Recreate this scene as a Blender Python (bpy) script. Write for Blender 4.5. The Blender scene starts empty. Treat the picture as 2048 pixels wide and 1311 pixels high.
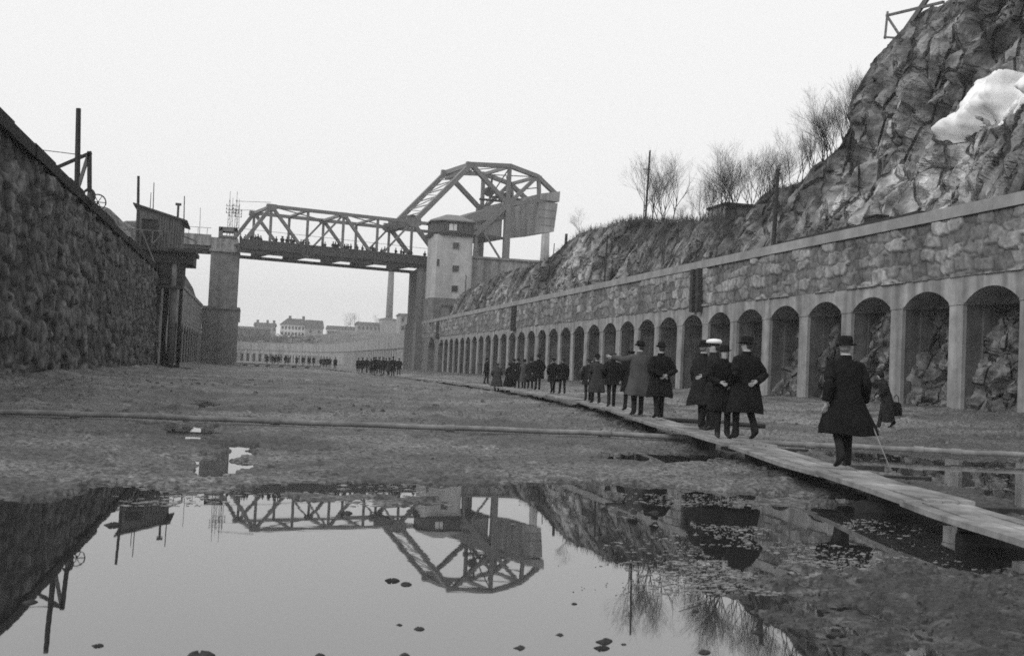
import bpy, math, random
import numpy as np
from mathutils import Vector, Matrix
random.seed(7)
S = bpy.context.scene
COL = S.collection
R_ = math.radians

# ------------------------------------------------------------------ camera
FPX, CX, CY = 2200.0, 1024.0, 655.5
_t, _p, _s = R_(2.58), R_(2.18), R_(13.18)
CF = np.array([math.sin(_s) * math.cos(_p), math.cos(_s) * math.cos(_p), math.sin(_p)])
_r0 = np.array([math.cos(_s), -math.sin(_s), 0.0])
_u0 = np.cross(_r0, CF)
CR = math.cos(_t) * _r0 + math.sin(_t) * _u0
CU = -math.sin(_t) * _r0 + math.cos(_t) * _u0
CC = np.array([0.0, 0.0, 1.4])


def ray(x, y):
    return CF + (x - CX) / FPX * CR - (y - CY) / FPX * CU


def _on(a, x, y, v):
    d = ray(x, y)
    return CC + (v - CC[a]) / d[a] * d


def onx(x, y, v): return _on(0, x, y, v)
def ony(x, y, v): return _on(1, x, y, v)
def onz(x, y, v=0.0): return _on(2, x, y, v)


cam = bpy.data.cameras.new("camera")
cam.sensor_width = 36.0
cam.lens = FPX / 2048 * 36
cam.clip_end = 6000
cam.clip_start = 0.1
cam.dof.use_dof = True
cam.dof.focus_distance = 24
cam.dof.aperture_fstop = 5.0
co = bpy.data.objects.new("camera", cam)
COL.objects.link(co)
co.matrix_world = Matrix(((CR[0], CU[0], -CF[0], CC[0]), (CR[1], CU[1], -CF[1], CC[1]), (CR[2], CU[2], -CF[2], CC[2]), (0, 0, 0, 1)))
S.camera = co

# ------------------------------------------------------------------ world, sun, view
SUN_EL, SUN_AZ = R_(36), R_(247)          # azimuth from +Y towards +X: low in the left, a little behind the camera
w = bpy.data.worlds.new("World")
S.world = w
w.use_nodes = True
nt = w.node_tree
nt.nodes.clear()
sky = nt.nodes.new("ShaderNodeTexSky")
sky.sky_type = 'NISHITA'
sky.sun_disc = False
sky.sun_elevation = SUN_EL
sky.sun_rotation = SUN_AZ
sky.air_density = 1.0
sky.dust_density = 4.0
bw = nt.nodes.new("ShaderNodeRGBToBW")
mx = nt.nodes.new("ShaderNodeMix")
mx.data_type = 'FLOAT'
mx.inputs[0].default_value = 0.88
mx.inputs[3].default_value = 10.7
bg = nt.nodes.new("ShaderNodeBackground")
bg.inputs[1].default_value = 0.1
wo = nt.nodes.new("ShaderNodeOutputWorld")
nt.links.new(sky.outputs[0], bw.inputs[0])
nt.links.new(bw.outputs[0], mx.inputs[2])
nt.links.new(mx.outputs[0], bg.inputs[0])
nt.links.new(bg.outputs[0], wo.inputs[0])
sl = bpy.data.lights.new("sun", 'SUN')
sl.energy = 1.5
sl.angle = R_(28)
so = bpy.data.objects.new("sun", sl)
COL.objects.link(so)
_sd = Vector((math.sin(SUN_AZ) * math.cos(SUN_EL), math.cos(SUN_AZ) * math.cos(SUN_EL), math.sin(SUN_EL)))
so.rotation_euler = _sd.to_track_quat('Z', 'Y').to_euler()
so.location = (-20, -40, 60)
S.view_settings.view_transform = 'Standard'
S.view_settings.look = 'None'
S.view_settings.exposure = 0.0
S.view_settings.gamma = 1.0
S.cycles.max_bounces = 6
S.cycles.filter_width = 1.7
S.cycles.use_denoising = False


# ------------------------------------------------------------------ numpy noise
def _h(ix, iy, seed):
    a = (ix.astype(np.int64) * 374761393 + iy.astype(np.int64) * 668265263 + seed * 974711) & 0xFFFFFFFF
    a = ((a ^ (a >> 13)) * 1274126177) & 0xFFFFFFFF
    a = (a ^ (a >> 16)) & 0xFFFFFFFF
    return a / 4294967295.0


def vnoise(x, y, seed=0):
    ix, iy = np.floor(x), np.floor(y)
    fx, fy = x - ix, y - iy
    fx = fx * fx * (3 - 2 * fx)
    fy = fy * fy * (3 - 2 * fy)
    a, b = _h(ix, iy, seed), _h(ix + 1, iy, seed)
    c, d = _h(ix, iy + 1, seed), _h(ix + 1, iy + 1, seed)
    return (a + (b - a) * fx) * (1 - fy) + (c + (d - c) * fx) * fy


def fbm(x, y, octs=5, seed=0, gain=0.5, ridged=False):
    s, a, n = 0.0, 1.0, 0.0
    for k in range(octs):
        v = vnoise(x * 2 ** k + 17.3 * k, y * 2 ** k + 9.1 * k, seed + k) * 2 - 1
        if ridged:
            v = 1 - 2 * np.abs(v)
        s = s + v * a
        n += a
        a *= gain
    return s / n


def voro(x, y, seed=0, cheb=False):
    ix, iy = np.floor(x), np.floor(y)
    f1 = np.full(x.shape, 9.0)
    f2 = np.full(x.shape, 9.0)
    idh = np.zeros(x.shape)
    for dx in (-1, 0, 1):
        for dy in (-1, 0, 1):
            jx, jy = ix + dx, iy + dy
            px = jx + 0.15 + 0.7 * _h(jx, jy, seed)
            py = jy + 0.15 + 0.7 * _h(jx, jy, seed + 5)
            ax, ay = np.abs(x - px), np.abs(y - py)
            d = np.maximum(ax, ay) * 0.7 + 0.3 * np.hypot(ax, ay) if cheb else np.hypot(ax, ay)
            new = d < f1
            f2 = np.where(new, f1, np.minimum(f2, d))
            idh = np.where(new, _h(jx, jy, seed + 11), idh)
            f1 = np.where(new, d, f1)
    return f1, f2, idh


def facets(x, y, seed=0, tilt=.5):
    """broken rock: every cell is a flat face with its own step and tilt; returns height, cell hash, distance to the joint"""
    ix, iy = np.floor(x), np.floor(y)
    f1 = np.full(x.shape, 9.0)
    f2 = np.full(x.shape, 9.0)
    hh = np.zeros(x.shape)
    ids = np.zeros(x.shape)
    for dx in (-2, -1, 0, 1, 2):
        for dy in (-2, -1, 0, 1, 2):
            jx, jy = ix + dx, iy + dy
            px, py = jx + .1 + .8 * _h(jx, jy, seed), jy + .1 + .8 * _h(jx, jy, seed + 5)
            d = np.abs(x - px) * .75 + np.abs(y - py) * .75 + .2 * np.hypot(x - px, y - py)
            hq = (_h(jx, jy, seed + 11) - .5) + tilt * (2 * _h(jx, jy, seed + 17) - 1) * (x - px) + tilt * (2 * _h(jx, jy, seed + 23) - 1) * (y - py)
            new = d < f1
            f2 = np.where(new, f1, np.minimum(f2, d))
            hh = np.where(new, hq, hh)
            ids = np.where(new, _h(jx, jy, seed + 31), ids)
            f1 = np.where(new, d, f1)
    return hh, ids, f2 - f1


def poly_sd(px, py, poly):
    """signed distance: positive inside"""
    P = np.array(poly)
    ins = np.zeros(px.shape, bool)
    dm = np.full(px.shape, 1e9)
    n = len(P)
    for i in range(n):
        x0, y0 = P[i]
        x1, y1 = P[(i + 1) % n]
        c = ((y0 > py) != (y1 > py)) & (px < (x1 - x0) * (py - y0) / ((y1 - y0) if y1 != y0 else 1e-9) + x0)
        ins ^= c
        ex, ey = x1 - x0, y1 - y0
        L = ex * ex + ey * ey + 1e-12
        t = np.clip(((px - x0) * ex + (py - y0) * ey) / L, 0, 1)
        dm = np.minimum(dm, np.hypot(px - x0 - t * ex, py - y0 - t * ey))
    return np.where(ins, dm, -dm)


# ------------------------------------------------------------------ materials
def mat(name, c0, c1=None, scale=4.0, rough=0.85, bump=0.0, bscale=None, spec=0.25, stretch=(1, 1, 1), tint=False, streak=None, detail=8, lo=0.35, hi=0.65, bdist=0.05, patch=None, cracks=None):
    m = bpy.data.materials.new(name)
    m.use_nodes = True
    t = m.node_tree
    b = t.nodes["Principled BSDF"]
    b.inputs["Roughness"].default_value = rough
    b.inputs["Specular IOR Level"].default_value = spec
    c1 = c0 if c1 is None else c1
    tc = t.nodes.new("ShaderNodeTexCoord")
    mp = t.nodes.new("ShaderNodeMapping")
    mp.inputs["Scale"].default_value = stretch
    t.links.new(tc.outputs["Object"], mp.inputs[0])
    n = t.nodes.new("ShaderNodeTexNoise")
    n.inputs["Scale"].default_value = scale
    n.inputs["Detail"].default_value = detail
    n.inputs["Roughness"].default_value = 0.62
    t.links.new(mp.outputs[0], n.inputs[0])
    r = t.nodes.new("ShaderNodeMapRange")
    r.inputs[1].default_value = lo
    r.inputs[2].default_value = hi
    r.inputs[3].default_value = c0
    r.inputs[4].default_value = c1
    t.links.new(n.outputs[0], r.inputs[0])
    out = r.outputs[0]

    def mul(sock, other):
        q = t.nodes.new("ShaderNodeMath")
        q.operation = 'MULTIPLY'
        t.links.new(sock, q.inputs[0])
        t.links.new(other, q.inputs[1])
        return q.outputs[0]
    if tint:
        at = t.nodes.new("ShaderNodeAttribute")
        at.attribute_name = "tint"
        out = mul(out, at.outputs["Fac"])
    if streak:                                     # run-down stains on a wall: noise stretched along Z
        mp2 = t.nodes.new("ShaderNodeMapping")
        mp2.inputs["Scale"].default_value = (streak[0], streak[0], streak[0] * 0.08)
        t.links.new(tc.outputs["Object"], mp2.inputs[0])
        n2 = t.nodes.new("ShaderNodeTexNoise")
        n2.inputs["Scale"].default_value = 1.0
        n2.inputs["Detail"].default_value = 5
        t.links.new(mp2.outputs[0], n2.inputs[0])
        r2 = t.nodes.new("ShaderNodeMapRange")
        r2.inputs[1].default_value = 0.35
        r2.inputs[2].default_value = 0.65
        r2.inputs[3].default_value = streak[1]
        r2.inputs[4].default_value = streak[2]
        t.links.new(n2.outputs[0], r2.inputs[0])
        out = mul(out, r2.outputs[0])
    if patch:                                      # large patches
        n3 = t.nodes.new("ShaderNodeTexNoise")
        n3.inputs["Scale"].default_value = patch[0]
        n3.inputs["Detail"].default_value = 3
        t.links.new(mp.outputs[0], n3.inputs[0])
        r3 = t.nodes.new("ShaderNodeMapRange")
        r3.inputs[1].default_value = 0.4
        r3.inputs[2].default_value = 0.6
        r3.inputs[3].default_value = patch[1]
        r3.inputs[4].default_value = patch[2]
        t.links.new(n3.outputs[0], r3.inputs[0])
        out = mul(out, r3.outputs[0])
    t.links.new(out, b.inputs["Base Color"])
    if bump:
        nb = t.nodes.new("ShaderNodeTexNoise")
        nb.inputs["Scale"].default_value = bscale or scale * 3
        nb.inputs["Detail"].default_value = 6
        t.links.new(mp.outputs[0], nb.inputs[0])
        bp = t.nodes.new("ShaderNodeBump")
        bp.inputs["Strength"].default_value = bump
        bp.inputs["Distance"].default_value = bdist
        t.links.new(nb.outputs[0], bp.inputs["Height"])
        t.links.new(bp.outputs[0], b.inputs["Normal"])
        if cracks:                                 # sharp fractures between blocks
            mp3 = t.nodes.new("ShaderNodeMapping")
            mp3.inputs["Scale"].default_value = cracks[1]
            mp3.inputs["Rotation"].default_value = (0.35, 0.1, 0.2)
            t.links.new(tc.outputs["Object"], mp3.inputs[0])
            ad = t.nodes.new("ShaderNodeMix")
            ad.data_type = 'VECTOR'
            ad.inputs[0].default_value = .16
            t.links.new(mp3.outputs[0], ad.inputs[4])
            t.links.new(n.outputs[1], ad.inputs[5])
            vo = t.nodes.new("ShaderNodeTexVoronoi")
            vo.feature = 'DISTANCE_TO_EDGE'
            vo.inputs["Scale"].default_value = cracks[0]
            t.links.new(ad.outputs[1], vo.inputs["Vector"])
            rg = t.nodes.new("ShaderNodeMapRange")
            rg.inputs[2].default_value = .10
            t.links.new(vo.outputs["Distance"], rg.inputs[0])
            b2 = t.nodes.new("ShaderNodeBump")
            b2.inputs["Strength"].default_value = 1.0
            b2.inputs["Distance"].default_value = cracks[2]
            t.links.new(rg.outputs[0], b2.inputs["Height"])
            t.links.new(bp.outputs[0], b2.inputs["Normal"])
            t.links.new(b2.outputs[0], b.inputs["Normal"])
    return m


M = {}
M['mud'] = mat("mud", 0.022, 0.175, scale=15, rough=0.6, bump=1.0, bscale=24, spec=0.5, detail=12, lo=0.41, hi=0.60, bdist=0.06, patch=(0.3, 0.5, 1.25), tint=True)
M['terrain'] = mat("terrain", 0.06, 0.16, scale=0.3, rough=0.95, bump=0.6, bscale=2)
M['stone_l'] = mat("dark_rubble_stone", 0.038, 0.125, scale=2.4, rough=0.8, bump=0.9, bscale=6, tint=True, streak=(0.8, 0.6, 1.25))
M['stone_r'] = mat("granite_masonry", 0.15, 0.30, scale=3.0, rough=0.9, bump=0.6, bscale=9, tint=True, streak=(0.9, 0.75, 1.2))
M['conc'] = mat("stained_concrete", 0.20, 0.31, scale=1.2, rough=0.9, bump=0.25, bscale=8, streak=(1.6, 0.6, 1.2))
M['conc_d'] = mat("shade_painted_recess_concrete", 0.018, 0.035, scale=1.2, rough=0.9, bump=0.25, bscale=8, streak=(1.6, 0.6, 1.2))  # shade inside arches and niches is put into this near-black concrete colour
M['conc_side'] = mat("shade_painted_concrete", 0.05, 0.11, scale=1.2, rough=0.9, bump=0.25, bscale=8, streak=(1.6, 0.5, 1.3))  # darker copy of the pillar concrete: side-face shade painted into the colour
M['quay_pale'] = mat("pale_granite_wall", 0.14, 0.24, scale=1.4, rough=0.9, bump=0.6, bscale=4, streak=(0.7, 0.7, 1.2))
M['coping'] = mat("coping_concrete", 0.20, 0.28, scale=1.0, rough=0.9, bump=0.2, bscale=12, streak=(0.7, 0.8, 1.1))
M['recess'] = mat("shade_painted_recess_wall", 0.018, 0.04, scale=0.9, rough=0.95, bump=0.4, bscale=5, streak=(1.3, 0.5, 1.3))  # the gloom behind the arches is painted in as a very dark base colour
M['rock'] = mat("granite_rock", 0.08, 0.33, scale=0.55, rough=0.95, bump=1.0, bscale=2.2, bdist=0.25, tint=True, detail=10, lo=0.38, hi=0.66, cracks=(1.0, (.9, .9, .5), .35))
M['rock_bay'] = mat("wet_bedrock", 0.05, 0.24, scale=0.9, rough=0.85, bump=1.0, bscale=3.0, bdist=0.15, detail=10, lo=0.4, hi=0.64, tint=True, cracks=(1.6, (1, 1, .6), .2))
M['scrub'] = mat("dry_scrub", 0.04, 0.09, scale=2.0, rough=1.0)
M['bark'] = mat("bark", 0.015, 0.035, scale=6, rough=0.95)
M['steel'] = mat("weathered_steel_paint", 0.14, 0.18, scale=0.5, rough=0.6, spec=0.3)
M['steel_d'] = mat("dark_steel", 0.035, 0.06, scale=0.5, rough=0.6)
M['ctr'] = mat("counterweight_concrete", 0.24, 0.36, scale=0.4, rough=0.9, streak=(0.8, 0.7, 1.15))
M['plaster'] = mat("tower_plaster", 0.32, 0.42, scale=0.6, rough=0.9, streak=(0.6, 0.8, 1.1))
M['granite_d'] = mat("pier_granite", 0.10, 0.18, scale=1.0, rough=0.9, bump=0.6, bscale=4, streak=(0.6, 0.75, 1.15))
M['glass_d'] = mat("dark_window_glass", 0.02, 0.03, rough=0.15, spec=0.5)
M['roof'] = mat("roof_sheet", 0.16, 0.2, scale=1.0, rough=0.7)
M['roof_d'] = mat("dark_roof", 0.05, 0.07, scale=1.0, rough=0.8)
M['timber'] = mat("weathered_boards", 0.07, 0.15, scale=2.0, rough=0.9, stretch=(4, 4, 0.3), bump=0.3, bscale=6)
M['timber_d'] = mat("tarred_timber", 0.018, 0.04, scale=2.0, rough=0.85, bump=0.3)
M['plank'] = mat("trodden_planks", 0.13, 0.34, scale=2.2, rough=0.85, stretch=(1, 1, 1), bump=0.3, bscale=14, patch=(0.8, 0.7, 1.1))
M['sleeper'] = mat("wet_timber", 0.018, 0.045, scale=3.0, rough=0.7, bump=0.4)
M['pipe'] = mat("muddy_pipe", 0.13, 0.25, scale=3.0, rough=0.7, bump=0.2)
M['white'] = mat("white_plaster", 0.55, 0.65, scale=0.2, rough=0.9)
M['house_g'] = mat("grey_plaster", 0.22, 0.30, scale=0.2, rough=0.9)
M['brickch'] = mat("chimney_brick", 0.10, 0.14, scale=0.3, rough=0.9)
M['snow'] = mat("old_snow", 0.66, 0.93, scale=1.2, rough=0.7, bump=0.2, bscale=2)
M['skin'] = mat("skin", 0.28, 0.34, scale=8, rough=0.6)
M['hair'] = mat("dark_hair", 0.03, 0.06, scale=30, rough=0.7)
M['grey_hair'] = mat("grey_hair", 0.16, 0.24, scale=30, rough=0.7)
M['coat_k'] = mat("black_wool", 0.007, 0.015, scale=5, rough=1.0, spec=0.1, bump=0.3, bscale=30, bdist=0.01)
M['coat_d'] = mat("dark_wool", 0.012, 0.024, scale=5, rough=1.0, spec=0.1, bump=0.3, bscale=30, bdist=0.01)
M['coat_g'] = mat("grey_wool", 0.055, 0.085, scale=5, rough=1.0, spec=0.1, bump=0.3, bscale=30, bdist=0.01)
M['coat_m'] = mat("mid_grey_wool", 0.03, 0.05, scale=5, rough=1.0, spec=0.1)
M['trous'] = mat("dark_trousers", 0.012, 0.024, scale=6, rough=1.0, spec=0.1)
M['shoe'] = mat("black_leather", 0.012, 0.02, rough=0.5)
M['felt'] = mat("black_felt", 0.010, 0.016, scale=8, rough=1.0, spec=0.1)
M['capwhite'] = mat("white_cap_cloth", 0.75, 0.82, scale=8, rough=0.9)
M['collar'] = mat("light_collar_cloth", 0.35, 0.42, scale=8, rough=0.9)
M['silver'] = mat("silver_knob", 0.7, 0.8, rough=0.35, spec=0.6)
M['cane'] = mat("cane_wood", 0.16, 0.22, scale=6, rough=0.4)
M['insul'] = mat("galvanised_lattice", 0.14, 0.2, rough=0.6)


# water
def water_mat():
    m = bpy.data.materials.new("still_water")
    m.use_nodes = True
    t = m.node_tree
    b = t.nodes["Principled BSDF"]
    b.inputs["Base Color"].default_value = (0.02, 0.02, 0.02, 1)
    b.inputs["Roughness"].default_value = 0.015
    b.inputs["IOR"].default_value = 3.0
    tc = t.nodes.new("ShaderNodeTexCoord")
    n = t.nodes.new("ShaderNodeTexNoise")
    n.inputs["Scale"].default_value = 1.6
    n.inputs["Detail"].default_value = 3
    t.links.new(tc.outputs["Object"], n.inputs[0])
    bp = t.nodes.new("ShaderNodeBump")
    bp.inputs["Strength"].default_value = 0.02
    bp.inputs["Distance"].default_value = 0.02
    t.links.new(n.outputs[0], bp.inputs["Height"])
    t.links.new(bp.outputs[0], b.inputs["Normal"])
    return m


M['water'] = water_mat()


# ------------------------------------------------------------------ mesh building
class MB:
    def __init__(s):
        s.v, s.f, s.m = [], [], []

    def add(s, verts, faces, mi=0):
        o = len(s.v)
        s.v.extend([tuple(float(c) for c in p) for p in verts])
        s.f.extend([tuple(i + o for i in f) for f in faces])
        s.m.extend([mi] * len(faces))
        return s

    def box(s, lo, hi, mi=0):
        (a, b, c), (d, e, g) = lo, hi
        return s.add([(a, b, c), (d, b, c), (d, e, c), (a, e, c), (a, b, g), (d, b, g), (d, e, g), (a, e, g)],
                     [(0, 3, 2, 1), (4, 5, 6, 7), (0, 1, 5, 4), (1, 2, 6, 5), (2, 3, 7, 6), (3, 0, 4, 7)], mi)

    def hexa(s, base, top, mi=0):
        n = len(base)
        fs = [tuple(range(n))[::-1], tuple(range(n, 2 * n))]
        fs += [(i, (i + 1) % n, n + (i + 1) % n, n + i) for i in range(n)]
        return s.add(list(base) + list(top), fs, mi)

    def bar(s, p0, p1, w, h=None, up=(0, 0, 1), mi=0):
        p0, p1 = Vector(p0), Vector(p1)
        d = (p1 - p0).normalized()
        u = Vector(up)
        if abs(d.dot(u)) > 0.98:
            u = Vector((1, 0, 0))
        a = d.cross(u).normalized()
        b = a.cross(d).normalized()
        h = w if h is None else h
        q = [a * (-w / 2) + b * (-h / 2), a * (w / 2) + b * (-h / 2), a * (w / 2) + b * (h / 2), a * (-w / 2) + b * (h / 2)]
        return s.hexa([p0 + k for k in q], [p1 + k for k in q], mi)

    def tube(s, pts, radii, n=8, mi=0, cap=True):
        pts = [Vector(p) for p in pts]
        if not hasattr(radii, '__len__'):
            radii = [radii] * len(pts)
        rings = []
        ref = Vector((0, 0, 1))
        for i, p in enumerate(pts):
            d = (pts[min(i + 1, len(pts) - 1)] - pts[max(i - 1, 0)])
            d = d.normalized() if d.length > 1e-9 else Vector((0, 0, 1))
            u = ref if abs(d.dot(ref)) < 0.95 else Vector((1, 0, 0))
            a = d.cross(u).normalized()
            b = d.cross(a).normalized()
            rings.append([p + (a * math.cos(2 * math.pi * k / n) + b * math.sin(2 * math.pi * k / n)) * radii[i] for k in range(n)])
        return s.loft(rings, mi, cap)

    def loft(s, rings, mi=0, cap=True):
        n = len(rings[0])
        vs = [p for r in rings for p in r]
        fs = []
        for i in range(len(rings) - 1):
            for k in range(n):
                fs.append((i * n + k, i * n + (k + 1) % n, (i + 1) * n + (k + 1) % n, (i + 1) * n + k))
        if cap:
            fs.append(tuple(range(n))[::-1])
            fs.append(tuple((len(rings) - 1) * n + k for k in range(n)))
        return s.add(vs, fs, mi)

    def build(s, name, mats, parent=None, smooth=False, local=False):
        me = bpy.data.meshes.new(name)
        off = Vector((0, 0, 0))
        if parent is not None and not local:
            off = Vector(parent.location)
            if parent.parent is not None:
                off = off + Vector(parent.parent.location)
        me.from_pydata([(p[0] - off.x, p[1] - off.y, p[2] - off.z) for p in s.v], [], s.f)
        for m in (mats if isinstance(mats, (list, tuple)) else [mats]):
            me.materials.append(m)
        me.polygons.foreach_set("material_index", s.m)
        if smooth:
            me.polygons.foreach_set("use_smooth", [True] * len(me.polygons))
        me.update()
        o = bpy.data.objects.new(name, me)
        COL.objects.link(o)
        if parent is not None:
            o.parent = parent
        return o


def grid_obj(name, X, Y, Z, m, parent=None, tint=None, smooth=True):
    """X, Y, Z are 2-D arrays of one sheet"""
    nr, nc = X.shape
    V = np.stack([X, Y, Z], -1).reshape(-1, 3).astype(np.float64)
    if parent is not None:
        V = V - np.array(parent.location)
    i = np.arange(nr * nc).reshape(nr, nc)
    Q = np.stack([i[:-1, :-1], i[:-1, 1:], i[1:, 1:], i[1:, :-1]], -1).reshape(-1, 4)
    me = bpy.data.meshes.new(name)
    me.vertices.add(len(V))
    me.vertices.foreach_set("co", V.ravel())
    me.loops.add(Q.size)
    me.loops.foreach_set("vertex_index", Q.ravel().astype(np.int32))
    me.polygons.add(len(Q))
    me.polygons.foreach_set("loop_start", (np.arange(len(Q)) * 4).astype(np.int32))
    me.polygons.foreach_set("use_smooth", np.full(len(Q), smooth))
    me.update(calc_edges=True)
    if tint is not None:
        a = me.attributes.new("tint", 'FLOAT', 'POINT')
        a.data.foreach_set("value", tint.ravel().astype(np.float32))
    me.materials.append(m)
    o = bpy.data.objects.new(name, me)
    COL.objects.link(o)
    if parent is not None:
        o.parent = parent
    return o


def tag(o, label=None, cat=None, group=None, kind=None):
    if label: o["label"] = label
    if cat: o["category"] = cat
    if group: o["group"] = group
    if kind: o["kind"] = kind
    return o


def thing(name, label, cat, loc=(0, 0, 0), rz=0, group=None):
    o = bpy.data.objects.new(name, None)
    COL.objects.link(o)
    o.location = [float(c) for c in loc]
    o.rotation_euler = (0, 0, rz)
    return tag(o, label, cat, group)


def copy_tree(o, parent=None):
    c = o.copy()
    COL.objects.link(c)
    if parent is not None:
        c.parent = parent
    for ch in list(o.children):
        copy_tree(ch, c)
    return c


ORD = "first second third fourth fifth sixth seventh eighth ninth tenth eleventh twelfth thirteenth fourteenth fifteenth sixteenth".split()

# ------------------------------------------------------------------ people
ARMS = {
    'down': ((.265, -.04, 1.14), (.275, .05, .90)),
    'swing': ((.27, -.12, 1.15), (.29, -.10, .91)),
    'behind': ((.335, -.10, 1.14), (.06, -.225, 1.02)),
    'front': ((.27, .03, 1.14), (.12, .20, 1.07)),
    'pocket': ((.32, -.09, 1.13), (.235, .10, .96)),
    'point': ((.40, .10, 1.33), (.60, .28, 1.38)),
    'cane': ((.29, -.05, 1.15), (.335, .10, .93)),
}


def bend(p, lean):
    """lean the upper body forward (+Y) about the hips"""
    x, y, z = p
    if z <= 0.92 or lean == 0:
        return Vector((x, y, z))
    k = min(1.0, (z - 0.92) / 0.15) * lean
    zz = z - 0.92
    return Vector((x, y * math.cos(k) + zz * math.sin(k), 0.92 + zz * math.cos(k) - y * math.sin(k)))


def person(loc, rz, H, label, coat='coat_k', hem=0.52, flare=1.0, hat='bowler', arms=('down', 'down'), legs=((.0, .0, 0), (.0, .0, 0)), lean=0.0, turn=0.0, fingers=True, seed=0, group=None, hair='hair', bulk=1.06, sway=0.0, collar=False):
    rnd = random.Random(seed)
    t = thing("person", label, "person", loc, rz, group)
    k = H / 1.75
    V, E, RD = [], [], []

    def pv(p, r, prev=None, b=True):
        V.append(bend(p, lean) if b else Vector(p))
        RD.append(r if hasattr(r, '__len__') else (r, r))
        if prev is not None:
            E.append((prev, len(V) - 1))
        return len(V) - 1
    pel = pv((0, 0, .96), (.145, .105))
    sp = pv((0, 0, 1.15), (.135, .10), pel)
    ch = pv((0, .0, 1.34), (.16, .105), sp)
    nk = pv((0, .0, 1.475), (.06, .06), ch)
    jw = pv((0, .015, 1.565), (.062, .07), nk)
    hd = pv((0, .01, 1.645), (.074, .092), jw)
    tp = pv((0, -.005, 1.715), (.055, .07), hd)
    hands = []
    for sgn, a in ((-1, arms[0]), (1, arms[1])):
        e, wv = ARMS[a] if isinstance(a, str) else a
        sh = pv((sgn * .185, 0, 1.40), .062, ch)
        el = pv((sgn * e[0], e[1], e[2]), .05, sh)
        wr = pv((sgn * wv[0], wv[1], wv[2]), (.032, .028), el)
        d = (Vector((sgn * wv[0], wv[1], wv[2])) - Vector((sgn * e[0], e[1], e[2]))).normalized()
        if a == 'behind':
            d = Vector((-sgn * .8, -.1, -.35)).normalized()
        side = d.cross(Vector((0, 1, 0)))
        side = side.normalized() if side.length > .1 else Vector((1, 0, 0))
        nrm = side.cross(d).normalized()
        wp = Vector((sgn * wv[0], wv[1], wv[2]))
        pm = pv(wp + d * .075, (.036, .018), wr)
        hands.append(bend(wp + d * .08, lean))
        if fingers:
            for f in range(4):
                o = (f - 1.5) * .019
                L = (.072, .082, .078, .06)[f]
                b0 = pv(wp + d * .105 + side * o, .0095, pm)
                b1 = pv(wp + d * (.105 + L * .55) + side * o * 1.05 + nrm * .012, .0088, b0)
                pv(wp + d * (.105 + L * .9) + side * o * 1.05 + nrm * .035, .0078, b1)
            th = pv(wp + d * .05 + side * (-.042 * sgn) + nrm * .008, .0105, wr)
            pv(wp + d * .10 + side * (-.055 * sgn) + nrm * .022, .009, th)
        else:
            pv(wp + d * .15 + nrm * .02, (.028, .014), pm)
    for sgn, L in ((-1, legs[0]), (1, legs[1])):
        kn, an, lift = L
        hp = pv((sgn * .09, 0, .90), .098, pel, False)
        kz = .50 + abs(kn) * .05
        ke = pv((sgn * .095, kn + .015, kz), .072, hp, False)
        az = .09 + lift
        ak = pv((sgn * .10, an, az), .056, ke, False)
        tilt = -min(lift * .75, .07)
        pv((sgn * .105, an - .055, max(.045, az - .045 + max(lift, 0) * .25)), .04, ak, False)
        bl = pv((sgn * .115, an + .10, max(.036, az - .055 + tilt)), (.042, .034), ak, False)
        pv((sgn * .12, an + .185, max(.028, az - .06 + tilt * 1.6)), (.032, .024), bl, False)
    me = bpy.data.meshes.new("body")
    me.from_pydata(V, E, [])
    o = bpy.data.objects.new("body", me)
    COL.objects.link(o)
    sk = o.modifiers.new("skin", 'SKIN')
    sk.use_smooth_shade = True
    for i, r in enumerate(RD):
        me.skin_vertices[0].data[i].radius = r
        me.skin_vertices[0].data[i].use_root = (i == 0)
    ss = o.modifiers.new("sub", 'SUBSURF')
    ss.levels = ss.render_levels = 2 if fingers else 1
    dg = bpy.context.evaluated_depsgraph_get()
    nm = bpy.data.meshes.new_from_object(o.evaluated_get(dg))
    o.modifiers.clear()
    o.data = nm
    nm.name = "body"
    bpy.data.meshes.remove(me)
    hc = bend((0, .01, 1.645), lean)
    ct, st = math.cos(turn), math.sin(turn)

    def G(p, c, s):
        return math.exp(-((p[0] - c[0]) ** 2 + (p[1] - c[1]) ** 2 + (p[2] - c[2]) ** 2) / (2 * s * s))
    for v in nm.vertices:
        p = v.co
        q = p - hc
        if q.z > -.12 and abs(q.x) < .14 and (lean == 0 or q.length < .16):
            d = Vector((0, 0, 0))
            d.y += .030 * G(q, (0, .09, -.01), .017) - .014 * G(q, (.032, .085, .022), .016) - .014 * G(q, (-.032, .085, .022), .016)
            d.y += .012 * G(q, (0, .075, -.085), .022) + .007 * G(q, (0, .09, .045), .03) + .008 * G(q, (0, .085, -.05), .012)
            d.x += math.copysign(.016, q.x) * (G(q, (.075, -.005, -.005), .02) + G(q, (-.075, -.005, -.005), .02))
            q2 = q + d
            if turn and q.z > -.1:
                q2 = Vector((q2.x * ct - q2.y * st, q2.x * st + q2.y * ct, q2.z))
            v.co = hc + q2
    # materials: skin on head and hands, trousers, shoes
    nm.materials.clear()
    for mm in ('skin', 'trous', 'shoe'):
        nm.materials.append(M[mm])
    for pl in nm.polygons:
        c = pl.center
        mi = 1
        if (c - hc).length < .17 and c.z > hc.z - .15:
            mi = 0
        elif min((c - h).length for h in hands) < .115:
            mi = 0
        elif c.z < .10 + (0.12 if False else 0):
            mi = 2
        pl.material_index = mi
        pl.use_smooth = True
    o.parent = t
    o.scale = (k, k, k)
    # coat: one flared shell with two sleeves
    c = MB()
    n = 36
    ph = rnd.uniform(0, 6)
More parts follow.
